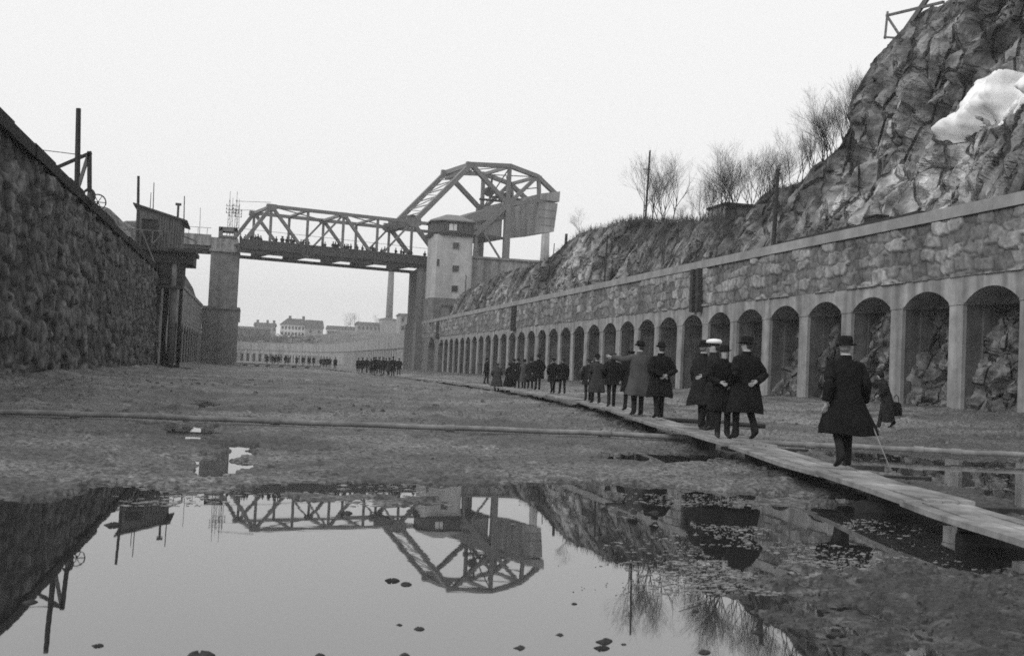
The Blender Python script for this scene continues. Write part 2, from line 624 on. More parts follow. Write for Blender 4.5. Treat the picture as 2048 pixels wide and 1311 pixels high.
    prof = [(1.515, .066, .072, .0), (1.49, .078, .084, 0), (1.475, .11, .09, 0), (1.455, .165, .10, 0), (1.425, .205, .115, 0), (1.38, .222, .128, 0), (1.30, .224, .14, .0),
            (1.20, .215, .142, 0), (1.10, .205, .138, 0), (1.00, .210, .145, 0), (.90, .225, .158, -.005), (.78, .245, .172, -.01), (.66, .265, .188, -.012), (.56, .282, .202, -.015)]
    prof = [q for q in prof if q[0] > hem + .04] + [(hem + .02, .245 + .075 * max(0, (.95 - hem)), .172 + .06 * max(0, (.95 - hem)), -.015), (hem, .247 + .075 * max(0, (.95 - hem)), .174 + .06 * max(0, (.95 - hem)), -.015)]
    rings = []

    def ring(z, rx, ry, cy, sc=1.0):
        low = max(0.0, (1.0 - z) / .5)
        rr = []
        for i in range(n):
            a = 2 * math.pi * i / n
            f = 1 + low * (.07 * math.sin(3 * a + ph) + .04 * math.sin(7 * a + ph * 2) + .02 * math.sin(11 * a)) + .008 * math.sin(5 * a + z * 22)
            g = bulk * (1 + (flare - 1) * min(1, low)) * sc
            if z > 1.46:
                g = sc
            ca, sa = math.cos(a), math.sin(a)
            e = .82
            x = math.copysign(abs(ca) ** e, ca) * rx * f * g
            x += sway * low * (1 + ca) * .5
            y = math.copysign(abs(sa) ** e, sa) * ry * f * g + cy
            dz = .012 * math.sin(2 * a + ph) * min(1, low) + .006 * math.sin(6 * a + ph) * min(1, low)
            rr.append(bend((x, y, z + dz), lean) * k)
        return rr
    for q in prof:
        rings.append(ring(*q))
    rings.append(ring(prof[-1][0] + .01, *prof[-1][1:], sc=.94))
    rings.append(ring(prof[-1][0] + .30, *prof[-4][1:], sc=.90))
    c.loft(rings, cap=False)
    for sgn, a in ((-1, arms[0]), (1, arms[1])):
        e, wv = ARMS[a] if isinstance(a, str) else a
        pts = [Vector((sgn * .13, 0, 1.41)), Vector((sgn * .195, 0, 1.385))]
        sh, el, wr = Vector((sgn * .205, 0, 1.36)), Vector((sgn * e[0], e[1], e[2])), Vector((sgn * wv[0], wv[1], wv[2]))
        for q in (.25, .5, .75):
            pts.append(sh.lerp(el, q))
        pts.append(el)
        for q in (.3, .6, .9, 1.02):
            pts.append(el.lerp(wr, q))
        rad = [.07, .08, .082, .079, .076, .071, .067, .064, .063, .062]
        c.tube([bend(p, lean) * k for p in pts], [r * k * (.5 + .5 * bulk) * (1 + .03 * math.sin(i * 2.3 + ph)) for i, r in enumerate(rad)], n=12)
    # collar roll
    c.loft([[bend((math.cos(a) * rx, math.sin(a) * ry - .004, z), lean) * k for a in [2 * math.pi * i / 20 for i in range(20)]]
            for z, rx, ry in ((1.47, .095, .095), (1.53, .078, .082), (1.545, .072, .077), (1.53, .066, .070), (1.47, .07, .07))], cap=False)
    c.build("coat", M[coat], t, smooth=True, local=True)
    if collar:
        cc = MB()
        cc.loft([[bend((math.cos(a) * rx, math.sin(a) * ry, z), lean) * k for a in [2 * math.pi * i / 20 for i in range(20)]]
                 for z, rx, ry in ((1.53, .066, .070), (1.565, .064, .069), (1.565, .059, .064))], cap=False)
        cc.build("shirt_collar", M['collar'], t, smooth=True, local=True)
    # hair at the back of the head
    hr = MB()
    rr = []
    for z, s1, yo in ((-.05, .80, -.02), (-.01, .97, -.014), (.03, 1.0, -.012), (.06, .9, -.01), (.085, .6, -.01), (.097, .12, -.01)):
        rr.append([hc * k + Vector((math.cos(a) * .083 * s1 * ct - (math.sin(a) * .097 * s1 + yo) * st, math.cos(a) * .083 * s1 * st + (math.sin(a) * .097 * s1 + yo) * ct, z)) * k
                   for a in [math.pi * (1.0 + i / 15 * 1.0) if False else 2 * math.pi * i / 20 for i in range(20)]])
    # open the face side: pull front vertices inside the skull
    for r in rr[:3]:
        for i in range(20):
            a = 2 * math.pi * i / 20
            if math.sin(a) > -.15:
                r[i] = hc * k + (r[i] - hc * k) * .72
    hr.loft(rr, cap=True)
    hr.build("hair", M[hair], t, smooth=True, local=True)
    # hat
    h = MB()
    hp = bend((0, -.005, 1.695), lean)
    tl = lean * .6

    def hring(z, rx, ry, yo=0.0, lift=0.0):
        out = []
        for i in range(24):
            a = 2 * math.pi * i / 24
            x, y = math.cos(a) * rx, math.sin(a) * ry + yo
            zz = z + lift * abs(math.cos(a)) ** 2
            y, zz = y * math.cos(tl) + zz * math.sin(tl), zz * math.cos(tl) - y * math.sin(tl)
            out.append((hp + Vector((x * ct - y * st, x * st + y * ct, zz))) * k)
        return out
    if hat == 'bowler':
        hrs = [hring(-.008, .085, .10), hring(-.008, .125, .145, 0, .018), hring(-.002, .132, .152, 0, .022), hring(.006, .126, .146, 0, .020), hring(.006, .092, .108), hring(.04, .092, .108), hring(.08, .088, .103), hring(.105, .072, .086), hring(.122, .042, .05), hring(.127, .01, .012)]
        h.loft(hrs)
        h.build("hat", M['felt'], t, smooth=True, local=True)
    elif hat == 'felt':
        hrs = [hring(-.012, .085, .10), hring(-.014, .13, .155, 0, .008), hring(-.010, .142, .168, 0, .012), hring(-.002, .136, .160, 0, .012), hring(.004, .092, .108), hring(.045, .092, .110), hring(.10, .080, .100), hring(.118, .066, .09), hring(.112, .036, .07), hring(.10, .012, .045)]
        h.loft(hrs)
        h.build("hat", M['felt'], t, smooth=True, local=True)
    elif hat == 'white':
        hrs = [hring(-.005, .085, .100), hring(.03, .088, .104)]
        h.loft(hrs + [hring(.034, .06, .07)])
        b = h.build("hat_band", M['felt'], t, smooth=True, local=True)
        h = MB()
        h.loft([hring(.022, .09, .105), hring(.028, .125, .14, .01), hring(.05, .142, .158, .012), hring(.085, .138, .152, .008), hring(.112, .10, .11), hring(.122, .03, .03)])
        h.build("hat", M['capwhite'], t, smooth=True, local=True)
        h = MB()
        h.loft([hring(-.004, .07, .05, .055), hring(-.012, .075, .06, .085), hring(-.02, .06, .04, .115)])
        h.build("hat_visor", M['shoe'], t, smooth=True, local=True)
    elif hat == 'cap':
        h.loft([hring(-.01, .085, .10), hring(.015, .10, .118, .005), hring(.035, .118, .138, .012), hring(.052, .108, .128, .01), hring(.066, .06, .075, 0), hring(.068, .01, .01)])
        h.loft([hring(-.002, .075, .06, .05), hring(-.008, .075, .065, .08), hring(-.02, .055, .04, .125)])
        h.build("hat", M['coat_m' if seed % 2 else 'felt'], t, smooth=True, local=True)
    elif hat == 'cloche':
        h.loft([hring(-.05, .10, .118), hring(-.045, .118, .135), hring(-.035, .108, .125), hring(0, .10, .117), hring(.04, .094, .11), hring(.08, .07, .082), hring(.096, .02, .02)])
        h.build("hat", M['felt'], t, smooth=True, local=True)
    elif hat == 'scarf':
        h.loft([hring(-.13, .085, .075, -.02), hring(-.07, .088, .09, -.02), hring(-.02, .095, .105, -.012), hring(.03, .095, .112, -.005), hring(.06, .06, .07), hring(.07, .01, .01)])
        h.build("headscarf", M['felt'], t, smooth=True, local=True)
    return t


WALKZ = [(0, .27), (13, .28), (19, .38), (27, .42), (60, .44), (110, .38), (240, .40)]


def walk_z(y):
    for (a, za), (b, zb) in zip(WALKZ, WALKZ[1:]):
        if y <= b:
            return za + (zb - za) * max(0, (y - a)) / (b - a)
    return .40


def foot(x, y, z=None):
    """the point of the walkway seen at a pixel"""
    if z is not None:
        return onz(x, y, z)
    p = onz(x, y, .35)
    for _ in range(6):
        p = onz(x, y, walk_z(p[1]))
    return p


STR_A = ((.16, .24, .0), (-.04, -.26, .10))       # left foot forward, right heel lifting
STR_B = ((-.05, -.24, .09), (.15, .22, .0))
SMALL_A = ((.05, .08, 0), (-.02, -.10, .02))
SMALL_B = ((-.02, -.10, .02), (.05, .08, 0))
STAND = ((.0, .0, 0), (.02, .04, 0))
GW = "visitors walking along the plank walkway"


def P(x, y, H, rz, label, z=None, **kw):
    p = foot(x, y, z)
    if z is None:
        p = (p[0], p[1], p[2] + .012)
    return person(p, R_(rz), H, label, **kw)


near_man = P(1684, 936, 1.70, -8, "tall man in a wide flaring black overcoat walking away nearest on the planks", coat='coat_k', hem=.46, flare=1.08, sway=.13, hat='felt', arms=('swing', 'cane'), legs=((-.03, -.22, .08), (.06, .07, 0)), turn=-.6, seed=1, hair='grey_hair', bulk=1.10, collar=True, group=GW)
P(1487, 880, 1.74, 14, "stout man from behind in broad brimmed hat, pale hand behind his coat, heel lifted", coat='coat_k', hem=.47, hat='felt', arms=('pocket', 'behind'), legs=((.10, .10, 0), (-.04, -.20, .08)), turn=.5, seed=2, bulk=1.2, collar=True, group=GW)
P(1443, 876, 1.58, 172, "short man in black bowler facing the camera beside the stout man's left shoulder", coat='coat_k', hem=.52, hat='bowler', arms=('down', 'front'), legs=STAND, seed=3, group=GW)
P(1422, 862, 1.72, 75, "man in a puffy white peaked cap and dark coat among the standing group", coat='coat_d', hem=.50, hat='white', arms=('front', 'down'), legs=STAND, seed=4, group=GW, bulk=.95)
P(1402, 859, 1.70, -70, "man in bowler and long coat facing right, leftmost of the standing group of four", coat='coat_d', hem=.48, flare=1.05, hat='bowler', arms=('down', 'front'), legs=SMALL_A, seed=5, group=GW, hair='grey_hair', collar=True)
P(1317, 837, 1.74, 6, "man with both pale hands clasped behind his long black overcoat and bowler hat", coat='coat_k', hem=.50, hat='bowler', arms=('behind', 'behind'), legs=SMALL_B, seed=6, group=GW, bulk=1.15, collar=True)
P(1275, 831, 1.78, 4, "man in a light grey flared overcoat with one arm stretched out to the side", coat='coat_g', hem=.48, flare=1.12, hat='bowler', arms=('point', 'pocket'), legs=STAND, turn=.4, seed=7, group=GW, bulk=1.12, collar=True)
P(1258, 822, 1.62, 0, "dark figure mostly hidden behind the man in the light grey overcoat", coat='coat_k', hem=.55, hat='cap', arms=('down', 'down'), legs=SMALL_A, seed=8, fingers=False, group=GW)
P(1222, 814, 1.60, -5, "boy in flat cap and short dark jacket with thin bare looking legs", coat='coat_k', hem=.72, hat='cap', arms=('pocket', 'down'), legs=SMALL_B, seed=9, fingers=False, group=GW)
P(1191, 807, 1.56, 5, "figure in a long mid grey coat and round hat right of the small capped boy", coat='coat_m', hem=.40, hat='bowler', arms=('down', 'down'), legs=SMALL_A, seed=10, fingers=False, group=GW)
P(1175, 802, 1.46, -4, "small boy in a wide flat cap, leftmost of the four walking together", coat='coat_d', hem=.68, hat='cap', arms=('down', 'pocket'), legs=SMALL_B, seed=11, fingers=False, group=GW)
P(1124, 788, 1.56, 2, "young man in flat cap and short jacket, right one of the walking pair", coat='coat_k', hem=.72, hat='cap', arms=('down', 'down'), legs=SMALL_A, seed=13, fingers=False, group=GW)
P(1105, 787, 1.55, -3, "young man with dark coat to the knee, left one of the walking pair", coat='coat_k', hem=.58, hat='cap', arms=('pocket', 'down'), legs=STR_B, seed=12, fingers=False, group=GW)
P(1075, 780, 1.76, 3, "tallest man of the dark cluster, broad back and hat, at its right end", coat='coat_k', hem=.58, hat='felt', arms=('down', 'pocket'), legs=STAND, seed=14, fingers=False, group=GW)
P(1060, 778, 1.58, -6, "dark coated figure half hidden behind the tallest man of the cluster", coat='coat_d', hem=.45, hat='bowler', arms=('down', 'down'), legs=SMALL_A, seed=15, fingers=False, group=GW)
P(1047, 777, 1.52, 3, "woman in a pale grey coat in the middle of the dark cluster", coat='coat_g', hem=.38, hat='cloche', arms=('front', 'down'), legs=SMALL_B, seed=16, fingers=False, group=GW)
P(1034, 776, 1.55, 150, "person turning back with a pale face left of the grey coated woman", coat='coat_k', hem=.42, hat='cloche', arms=('down', 'front'), legs=STAND, seed=17, fingers=False, group=GW)
P(1017, 784, 1.60, 35, "right one of two bulky dark figures standing on the mud before the planks", z=.16, coat='coat_k', hem=.36, flare=1.1, hat='cloche', arms=('front', 'pocket'), legs=STAND, seed=18, fingers=False, group="visitors standing on the mud", bulk=1.15)
P(993, 784, 1.56, -20, "left one of two bulky dark figures standing on the mud before the planks", z=.16, coat='coat_m', hem=.36, flare=1.1, hat='cap', arms=('pocket', 'front'), legs=STAND, seed=19, fingers=False, group="visitors standing on the mud", bulk=1.12)
P(1026, 775, 1.54, 0, "dark figure glimpsed between the bulky pair and the pale faced person", coat='coat_k', hem=.5, hat='cap', arms=('down', 'down'), legs=SMALL_A, seed=20, fingers=False, group=GW)
P(972, 768, 1.60, -75, "slim man in hat and short jacket at the left end of the cluster, turned sideways", coat='coat_k', hem=.72, hat='felt', arms=('front', 'down'), legs=SMALL_B, seed=21, fingers=False, group=GW)
wm = P(1772, 856, 1.62, 70, "stooping woman in headscarf and long dark dress crossing the mud near the arches", z=.22, coat='coat_d', hem=.20, flare=.92, hat='scarf', arms=('front', 'down'), legs=STR_A, lean=.30, seed=22, group="visitors standing on the mud")
# her bag
wl = Vector(wm.location)
bg_ = MB()
c0 = wl + Vector((.33, .05, .62))
bg_.loft([[c0 + Vector((math.cos(a) * rx, math.sin(a) * ry, z)) for a in [2 * math.pi * i / 16 for i in range(16)]] for z, rx, ry in ((-.26, .13, .06), (-.24, .19, .09), (-.10, .20, .10), (.08, .15, .08), (.14, .09, .05))])
bag = bg_.build("cloth_bag", M['coat_k'], None, smooth=True)
tag(bag, "dark bulging cloth bag hanging at the stooping woman's side", "bag")
bag.location = c0
for v in bag.data.vertices:
    v.co -= c0
hb = MB()
hb.tube([Vector((-.09, 0, .13)), Vector((-.07, 0, .28)), Vector((0, 0, .34)), Vector((.07, 0, .28)), Vector((.09, 0, .13))], .012, n=6)
hb.build("handle", M['coat_k'], bag, smooth=True, local=True)

# walking cane of the nearest man
nl = Vector(near_man.location)
rot = Matrix.Rotation(R_(-8), 4, 'Z')
hnd = nl + rot @ Vector((.335, .13, .87)) * (1.70 / 1.75)
tip = Vector(foot(1786, 950, .27))
cb = thing("walking_cane", "thin walking cane with a bright silver handle held by the man nearest on the planks", "cane", tip)
m_ = MB(); m_.tube([tip, tip.lerp(hnd, .5), hnd], [.007, .009, .011], n=8); m_.build("shaft", M['cane'], cb, smooth=True)
m_ = MB()
dv = (hnd - tip).normalized()
m_.tube([hnd - dv * .03, hnd + dv * .03, hnd + dv * .075 + Vector((-.01, -.02, 0)), hnd + dv * .085 + Vector((-.03, -.06, 0)), hnd + dv * .07 + Vector((-.035, -.10, 0))], [.013, .015, .017, .016, .013], n=8)
m_.build("handle", M['silver'], cb, smooth=True)

# distant walkers: six prototypes copied
protos = []
for i, (ct_, ht, hm, ar, lg) in enumerate((('coat_k', 'bowler', .5, ('down', 'down'), SMALL_A), ('coat_d', 'felt', .5, ('pocket', 'down'), STR_B), ('coat_k', 'cap', .7, ('down', 'swing'), STR_A), ('coat_m', 'cloche', .38, ('front', 'down'), SMALL_B), ('coat_k', 'felt', .46, ('behind', 'behind'), STAND), ('coat_d', 'cap', .6, ('down', 'pocket'), SMALL_A))):
    protos.append([ct_, ht, hm, ar, lg, None])


def far_person(i, p, H, rz, label, group):
    q = protos[i % 6]
    if q[5] is None:
        o = q[5] = person(p, rz, 1.70, label, coat=q[0], hem=q[2], hat=q[1], arms=q[3], legs=q[4], fingers=False, seed=40 + i, group=group)
    else:
        o = copy_tree(q[5])
    o.location = p
    o.rotation_euler = (0, 0, rz)
    s = H / 1.70
    o.scale = (s, s, s)
    tag(o, label, "person", group)
    return o


rr_ = random.Random(3)
far1 = [(716, 744), (724, 745), (733, 745), (741, 746), (750, 747), (757, 747), (765, 749), (771, 748), (777, 750), (785, 752), (797, 750), (746, 749)]
far1.sort()
for i, (x, y) in enumerate(far1):
    p = foot(x, y)
    far_person(i, p, rr_.uniform(1.5, 1.72), R_(rr_.uniform(-25, 40)), f"{ORD[i]} dark walker from the left in the crowd before the right wall's far end", "dark crowd at the far end of the right wall")
far2 = [(641, 733), (647, 734), (653, 735), (659, 735), (670, 737)]
for i, (x, y) in enumerate(far2):
    far_person(i + 2, foot(x, y), rr_.uniform(1.6, 1.8), R_(rr_.uniform(-20, 20)), f"{ORD[i]} dark figure from the left in the knot of five far down the canal", "small knot of walkers far down the canal")
far3 = [(534, 726.5), (545, 727), (549, 727), (556, 727.5), (570, 728), (576, 728), (593, 729), (606, 730), (618, 730.5), (627, 731)]
for i, (x, y) in enumerate(far3):
    far_person(i + 4, foot(x, y, .5), rr_.uniform(1.6, 1.8), R_(rr_.uniform(-20, 20)), f"{ORD[i]} faint figure from the left on the farthest raised planks below the bridge", "faint figures on the farthest raised planks")

# ------------------------------------------------------------------ canal bed and water
def px_poly(pts):
    return [tuple(onz(x, y, 0.0)[:2]) for x, y in pts]


PUD = [
    [(-700, 1030), (-200, 1000), (60, 1000), (160, 985), (235, 968), (330, 975), (440, 985), (480, 972), (600, 966), (700, 964), (860, 968), (1000, 970), (1120, 966), (1200, 964), (1330, 975), (1480, 985), (1600, 992), (1700, 992), (1800, 1010), (1900, 1035), (2200, 1110),
     (2200, 1150), (1980, 1150), (1850, 1125), (1760, 1120), (1700, 1138), (1600, 1128), (1500, 1140), (1470, 1165), (1490, 1200), (1560, 1250), (1640, 1300), (1720, 1400), (1700, 1700), (-900, 1700)],
    [(372, 948), (385, 925), (435, 918), (448, 888), (497, 884), (505, 903), (478, 925), (488, 948), (450, 965), (415, 960)],
    [(1590, 895), (1720, 902), (1850, 908), (2000, 918), (2300, 930), (2300, 1110), (2048, 1020), (1900, 975), (1790, 945), (1700, 925)],
    [(1185, 910), (1300, 906), (1440, 912), (1450, 922), (1330, 926), (1200, 920)],
    [(320, 852), (400, 848), (440, 862), (400, 880), (330, 872)],
    [(380, 800), (420, 796), (440, 812), (400, 822)],
]
PUDW = [px_poly(p) for p in PUD]
ISL = [px_poly(p) for p in ([(560, 985), (650, 985), (790, 992), (880, 1000), (790, 1012), (690, 1008), (600, 1000)],
                            [(1480, 1005), (1560, 1000), (1680, 1008), (1600, 1016)])]
PALE = [px_poly(p) for p in ([(470, 739), (640, 741), (800, 750), (900, 757), (1000, 767), (960, 769), (800, 756), (640, 749), (480, 745)],
                             [(1020, 800), (1250, 800), (1500, 850), (1700, 870), (1900, 880), (1900, 850), (1500, 810), (1100, 775)])]


PIPEZ = .165
PIPE = [tuple(onz(x, y, PIPEZ)[:2]) for x, y in ((-260, 813), (0, 823), (700, 848), (1395, 876), (1700, 892), (2048, 909), (2300, 920), (2900, 948))]


def bed_height(X, Y, detail=True):
    d = np.hypot(X, Y)
    z = 0.055 + 0.10 * np.clip((Y - 16) / 30, 0, 1)
    z = z + 0.38 * np.clip((X - 17) / 10, 0, 1) * np.clip((Y - 15) / 12, 0, 1)
    z = z + 0.10 * np.clip((-X - 4) / 4, 0, 1) * np.clip((Y - 25) / 20, 0, 1)
    dip = np.clip(fbm(X * .55 + 3, Y * .30 + 1, 4, 97, .6) - .20, 0, 1)
    z = z - dip * .40 * np.clip((X - 4.5) / 2, 0, 1) * np.clip((30 - Y) / 8, 0, 1) * np.clip((Y - 13.5) / 2, 0, 1)
    near = d < 45
    best = np.full(X.shape, -5.0)
    xs, ys = X[near], Y[near]
    b = np.full(xs.shape, -5.0)
    for p in PUDW:
        b = np.maximum(b, poly_sd(xs, ys, p))
    b = b + .42 * fbm(xs * 1.3, ys * 1.3, 5, 15, .6) * np.clip(np.hypot(xs, ys) / 12, .35, 1.2)
    for p in ISL:
        s = poly_sd(xs, ys, p)
        b = np.where(s > -.15, np.minimum(b, -s * .35), b)
    best[near] = b
    inside = np.clip(best, 0, 1.2)
    edge = np.clip(1 + best / 0.9, 0, 1)                 # 1 at the water's edge, 0 a metre away from it
    z = z * (1 - edge) + (0.018) * edge - inside * 0.16 - 0.03 * (inside > 0)
    if detail:
        n1 = fbm(X * .9, Y * .9, 3, 21)
        n2 = fbm(X * 4.2, Y * 4.2, 5, 33, .55)
        n3 = fbm(X * 2.1 + .4 * n1, Y * 2.1, 4, 55, .55, ridged=True)
        corner = np.clip((X - 1.2) / 1.0, 0, 1) * np.clip((9.5 - Y) / 1.5, 0, 1)
        amp = np.where(inside > 0, .55, 1.0) * (1 + .9 * corner)
        z = z - .03 * corner
        z = z + amp * (.028 * n1 + .040 * n2 + .018 * n3) * np.clip(d / 9, .55, 1.6)
        lump = np.clip(fbm(X * 1.7 + 5, Y * 1.7, 3, 77) - .18, 0, 1) * .22 * np.clip((Y - 8) / 20, 0, 1) * (1 - edge * .9)
        z = z + lump
        # low mud bank in the near right corner, broken into clods
        clod = np.clip(1 - np.hypot(X - 4.6, Y - 6.6) / 2.4, 0, 1)
        z = z + clod * (.05 * np.abs(fbm(X * 7, Y * 7, 4, 91, .6)))
    dp = np.full(X.shape, 9.0)                            # the pipe lies in a shallow trodden strip
    for (x0, y0), (x1, y1) in zip(PIPE, PIPE[1:]):
        t = np.clip(((X - x0) * (x1 - x0) + (Y - y0) * (y1 - y0)) / ((x1 - x0) ** 2 + (y1 - y0) ** 2), 0, 1)
        dp = np.minimum(dp, np.hypot(X - x0 - t * (x1 - x0), Y - y0 - t * (y1 - y0)))
    z = z + np.clip((-X - 6.9) / 1.2, 0, 1) * (.12 + .25 * np.abs(fbm(X * 1.5, Y * 1.5, 4, 95))) * (Y > 12) + np.clip((X - 26.3) / 2, 0, 1) * .3 * np.abs(fbm(X * 1.2, Y * 1.2, 4, 96))
    k = np.clip(1.6 - dp / .7, 0, 1)
    z = z * (1 - k) + np.minimum(z, .085) * k
    return z


th = np.concatenate([np.linspace(-100, -18, 90, endpoint=False), np.linspace(-18, 42, 640, endpoint=False), np.linspace(42, 110, 80)])
rr = 2.2 * 1.0088 ** np.arange(0, 625)
TH, RR = np.meshgrid(np.radians(th), rr)
GX, GY = RR * np.sin(TH), RR * np.cos(TH)
GZ = bed_height(GX, GY)
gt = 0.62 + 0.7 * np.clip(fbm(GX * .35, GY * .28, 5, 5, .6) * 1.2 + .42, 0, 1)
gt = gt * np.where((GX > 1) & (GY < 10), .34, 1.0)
sm = np.zeros(GX.shape)
nr = (GX > -12) & (GX < 32) & (GY > 8)
for p in PALE:
    sm[nr] = np.maximum(sm[nr], np.clip(poly_sd(GX[nr], GY[nr], p) / 1.5 + .6, 0, 1))
gt = gt * (1 - .5 * np.clip(1 - (GZ - .02) / .07, 0, 1) * (GY < 30))
gt = gt + sm * .5 * (0.6 + .6 * vnoise(GX * 1.5, GY * .6, 9))
fl = np.clip(fbm(GX * 5.5, GY * 5.5, 3, 61) - .22, 0, 1)
gt = gt + fl * 1.6 * np.clip(1.0 - np.abs(GZ - .05) / .25, 0, 1) + .9 * ((GZ > 0.0) & (GZ < .02) & (GY < 17)) * vnoise(GX * 4, GY * 4, 3)
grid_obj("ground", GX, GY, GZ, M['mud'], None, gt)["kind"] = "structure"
m_ = MB(); m_.box((-8.0, -20, -.4), (28.3, 445, 0.0))
tag(m_.build("water", M['water']), kind="structure")
n_ = 60
bx, by = np.meshgrid(np.linspace(-2500, 2500, n_), np.linspace(-800, 4000, n_))
grid_obj("terrain", bx, by, np.full(bx.shape, -1.2), M['terrain'])["kind"] = "structure"

# loose clods on the mud and chips of ice floating on the dark water
def scatter(name, n, m, gen, seed):
    rs = random.Random(seed)
    out = MB()
    tries = 0
    cand = [gen(rs) for _ in range(n)]
    cx_ = np.array([c[0] for c in cand]); cy_ = np.array([c[1] for c in cand])
    hz = bed_height(cx_, cy_)
    for (x, y, size, chip), z in zip(cand, hz):
        if chip != (z < -.004):
            continue
        k = rs.randint(7, 11) if chip else rs.randint(5, 7)
        a0 = rs.uniform(0, 6)
        st = rs.uniform(.25, 1.0)
        v0 = .45 if chip else .7
        base = [(x + math.cos(a0 + 6.283 * j / k) * size * rs.uniform(v0, 1.3), y + math.sin(a0 + 6.283 * j / k) * size * st * rs.uniform(v0, 1.3)) for j in range(k)]
        if chip:
            out.hexa([(p[0], p[1], -.004) for p in base], [(p[0], p[1], .002 + rs.uniform(0, .003)) for p in base])
        else:
            h_ = size * rs.uniform(.35, .8)
            out.hexa([(p[0], p[1], z - .02) for p in base], [(x + (p[0] - x) * .5, y + (p[1] - y) * .5, z + h_ * rs.uniform(.7, 1.1)) for p in base])
    return tag(out.build(name, m), kind="stuff")


def g_clod(rs):
    y = 7 + 60 * rs.random() ** 1.6
    x = rs.uniform(-7.5, 27)
    if vnoise(np.array([x * .5]), np.array([y * .35]), 71)[0] < .45 + .25 * rs.random():
        x = 99
    return x, y, (.012 + .055 * rs.random() ** 4) * (1 + y / 80), False


def g_clod2(rs):
    return rs.uniform(1.2, 7), rs.uniform(4.6, 9.5), .004 + .028 * rs.random() ** 4, False


def _chip(rs, q, big):
    if vnoise(np.array([q[0] * 1.3]), np.array([q[1] * 1.1]), 83)[0] * .6 + vnoise(np.array([q[0] * 4]), np.array([q[1] * 3]), 84)[0] * .4 < .52:
        return 99, q[1], .01, True
    return q[0], q[1], .005 + big * rs.random() ** 4, True


def g_chip(rs):
    y = rs.choice([rs.uniform(985, 1060), rs.uniform(1000, 1150), rs.uniform(1120, 1190)])
    return _chip(rs, onz(rs.gauss(1500, 150) + (y - 1000) * .4, y), .028)


def g_chip2(rs):
    return _chip(rs, onz(rs.uniform(1650, 2048), rs.uniform(900, 990)) if rs.random() < .5 else onz(rs.uniform(200, 900), rs.uniform(965, 1012)), .05)


M['clod'] = mat("mud_clod", 0.04, 0.18, scale=6, rough=0.8, bump=.4)
M['bank'] = mat("wet_clod", 0.02, 0.10, scale=5, rough=0.7)
M['chip'] = mat("rotten_ice", 0.08, 0.26, scale=9, rough=0.6)
scatter("mud_clods", 9000, M['clod'], g_clod, 1)
scatter("bank_clods", 9000, M['bank'], g_clod2, 2)
scatter("ice_chips", 8000, M['chip'], g_chip, 3)
scatter("ice_chips", 2600, M['chip'], g_chip2, 4)

# ------------------------------------------------------------------ plank walkway
WL = []
for x, y in ((2140, 1110), (2048, 1076), (1800, 1000), (1680, 960), (1615, 938), (1505, 905), (1400, 870), (1290, 844), (1170, 804), (1000, 775), (900, 762), (800, 751), (690, 740), (640, 734.5)):
    WL.append(Vector(foot(x, y)))
# resample the left edge
seg = [0.0]
for a, b in zip(WL, WL[1:]):
    seg.append(seg[-1] + (b - a).length)


def wpos(s):
    s = min(max(s, 0), seg[-1])
    for i in range(len(WL) - 1):
        if s <= seg[i + 1]:
            return WL[i].lerp(WL[i + 1], (s - seg[i]) / (seg[i + 1] - seg[i]))
    return WL[-1]


cuts = [0, 3.1, 6.2, 10.2, 14.2, 19.5, 25, 31, 37, 44, 52, 62, 74, 88, 104, 122, 142, 164, 188]
cuts = [c for c in cuts if c < seg[-1] - 6] + [seg[-1]]
WIDTH = .88
whr = ["nearest the right edge of the picture", "just before the nearest man in the flaring coat", "under the nearest man in the flaring coat", "just beyond the nearest man", "under the standing group of four", "between the standing group and the light grey coat", "under the man in the light grey coat", "under the four walking together", "beyond the four walking together", "under the walking pair", "under the dark cluster", "just beyond the dark cluster", "leading on past the arches", "leading toward the far crowd", "short of the far crowd", "under the far crowd", "beyond the far crowd", "far down by the small knot of walkers", "at the far bend"]
for i, (a, b) in enumerate(zip(cuts, cuts[1:])):
    p0, p1 = wpos(a), wpos(b + (.12 if i < 12 else 0))
    d = (p1 - p0)
    nrm = Vector((d.y, -d.x, 0)).normalized()
    WIDTH = (.68, .72, .80, .84)[i] if i < 4 else .86
    t = thing("plank_section", "worn planks side by side, walkway section " + whr[min(i, len(whr) - 1)], "plank walkway", p0, 0, "sections of the plank walkway")
    up = Vector((0, 0, .03 if i % 2 else 0))
    for j in range(4):
        m_ = MB()
        wdt = WIDTH / 4 - .026
        off = nrm * (WIDTH / 4 * (j + .5)) + up + Vector((0, 0, rr_.uniform(-.008, .008)))
        e0, e1 = rr_.uniform(-.04, .04), rr_.uniform(-.04, .04)
        q0, q1 = p0 + off + d.normalized() * e0, p1 + off + d.normalized() * e1
        n_ = 9
        rings = []
        wob = rr_.uniform(0, 6)
        for k in range(n_ + 1):
            f = k / n_
            c = q0.lerp(q1, f) + Vector((0, 0, -.012 * math.sin(math.pi * f) + .006 * math.sin(f * 7 + wob))) + nrm * (.008 * math.sin(f * 5 + wob))
            rings.append([c - nrm * wdt / 2 + Vector((0, 0, -.06)), c + nrm * wdt / 2 + Vector((0, 0, -.06)), c + nrm * (wdt / 2) + Vector((0, 0, -.006)), c + nrm * (wdt / 2 - .008), c - nrm * (wdt / 2 - .008), c - nrm * wdt / 2 + Vector((0, 0, -.006))])
        m_.loft(rings)
        m_.build("plank", M['plank'], t)

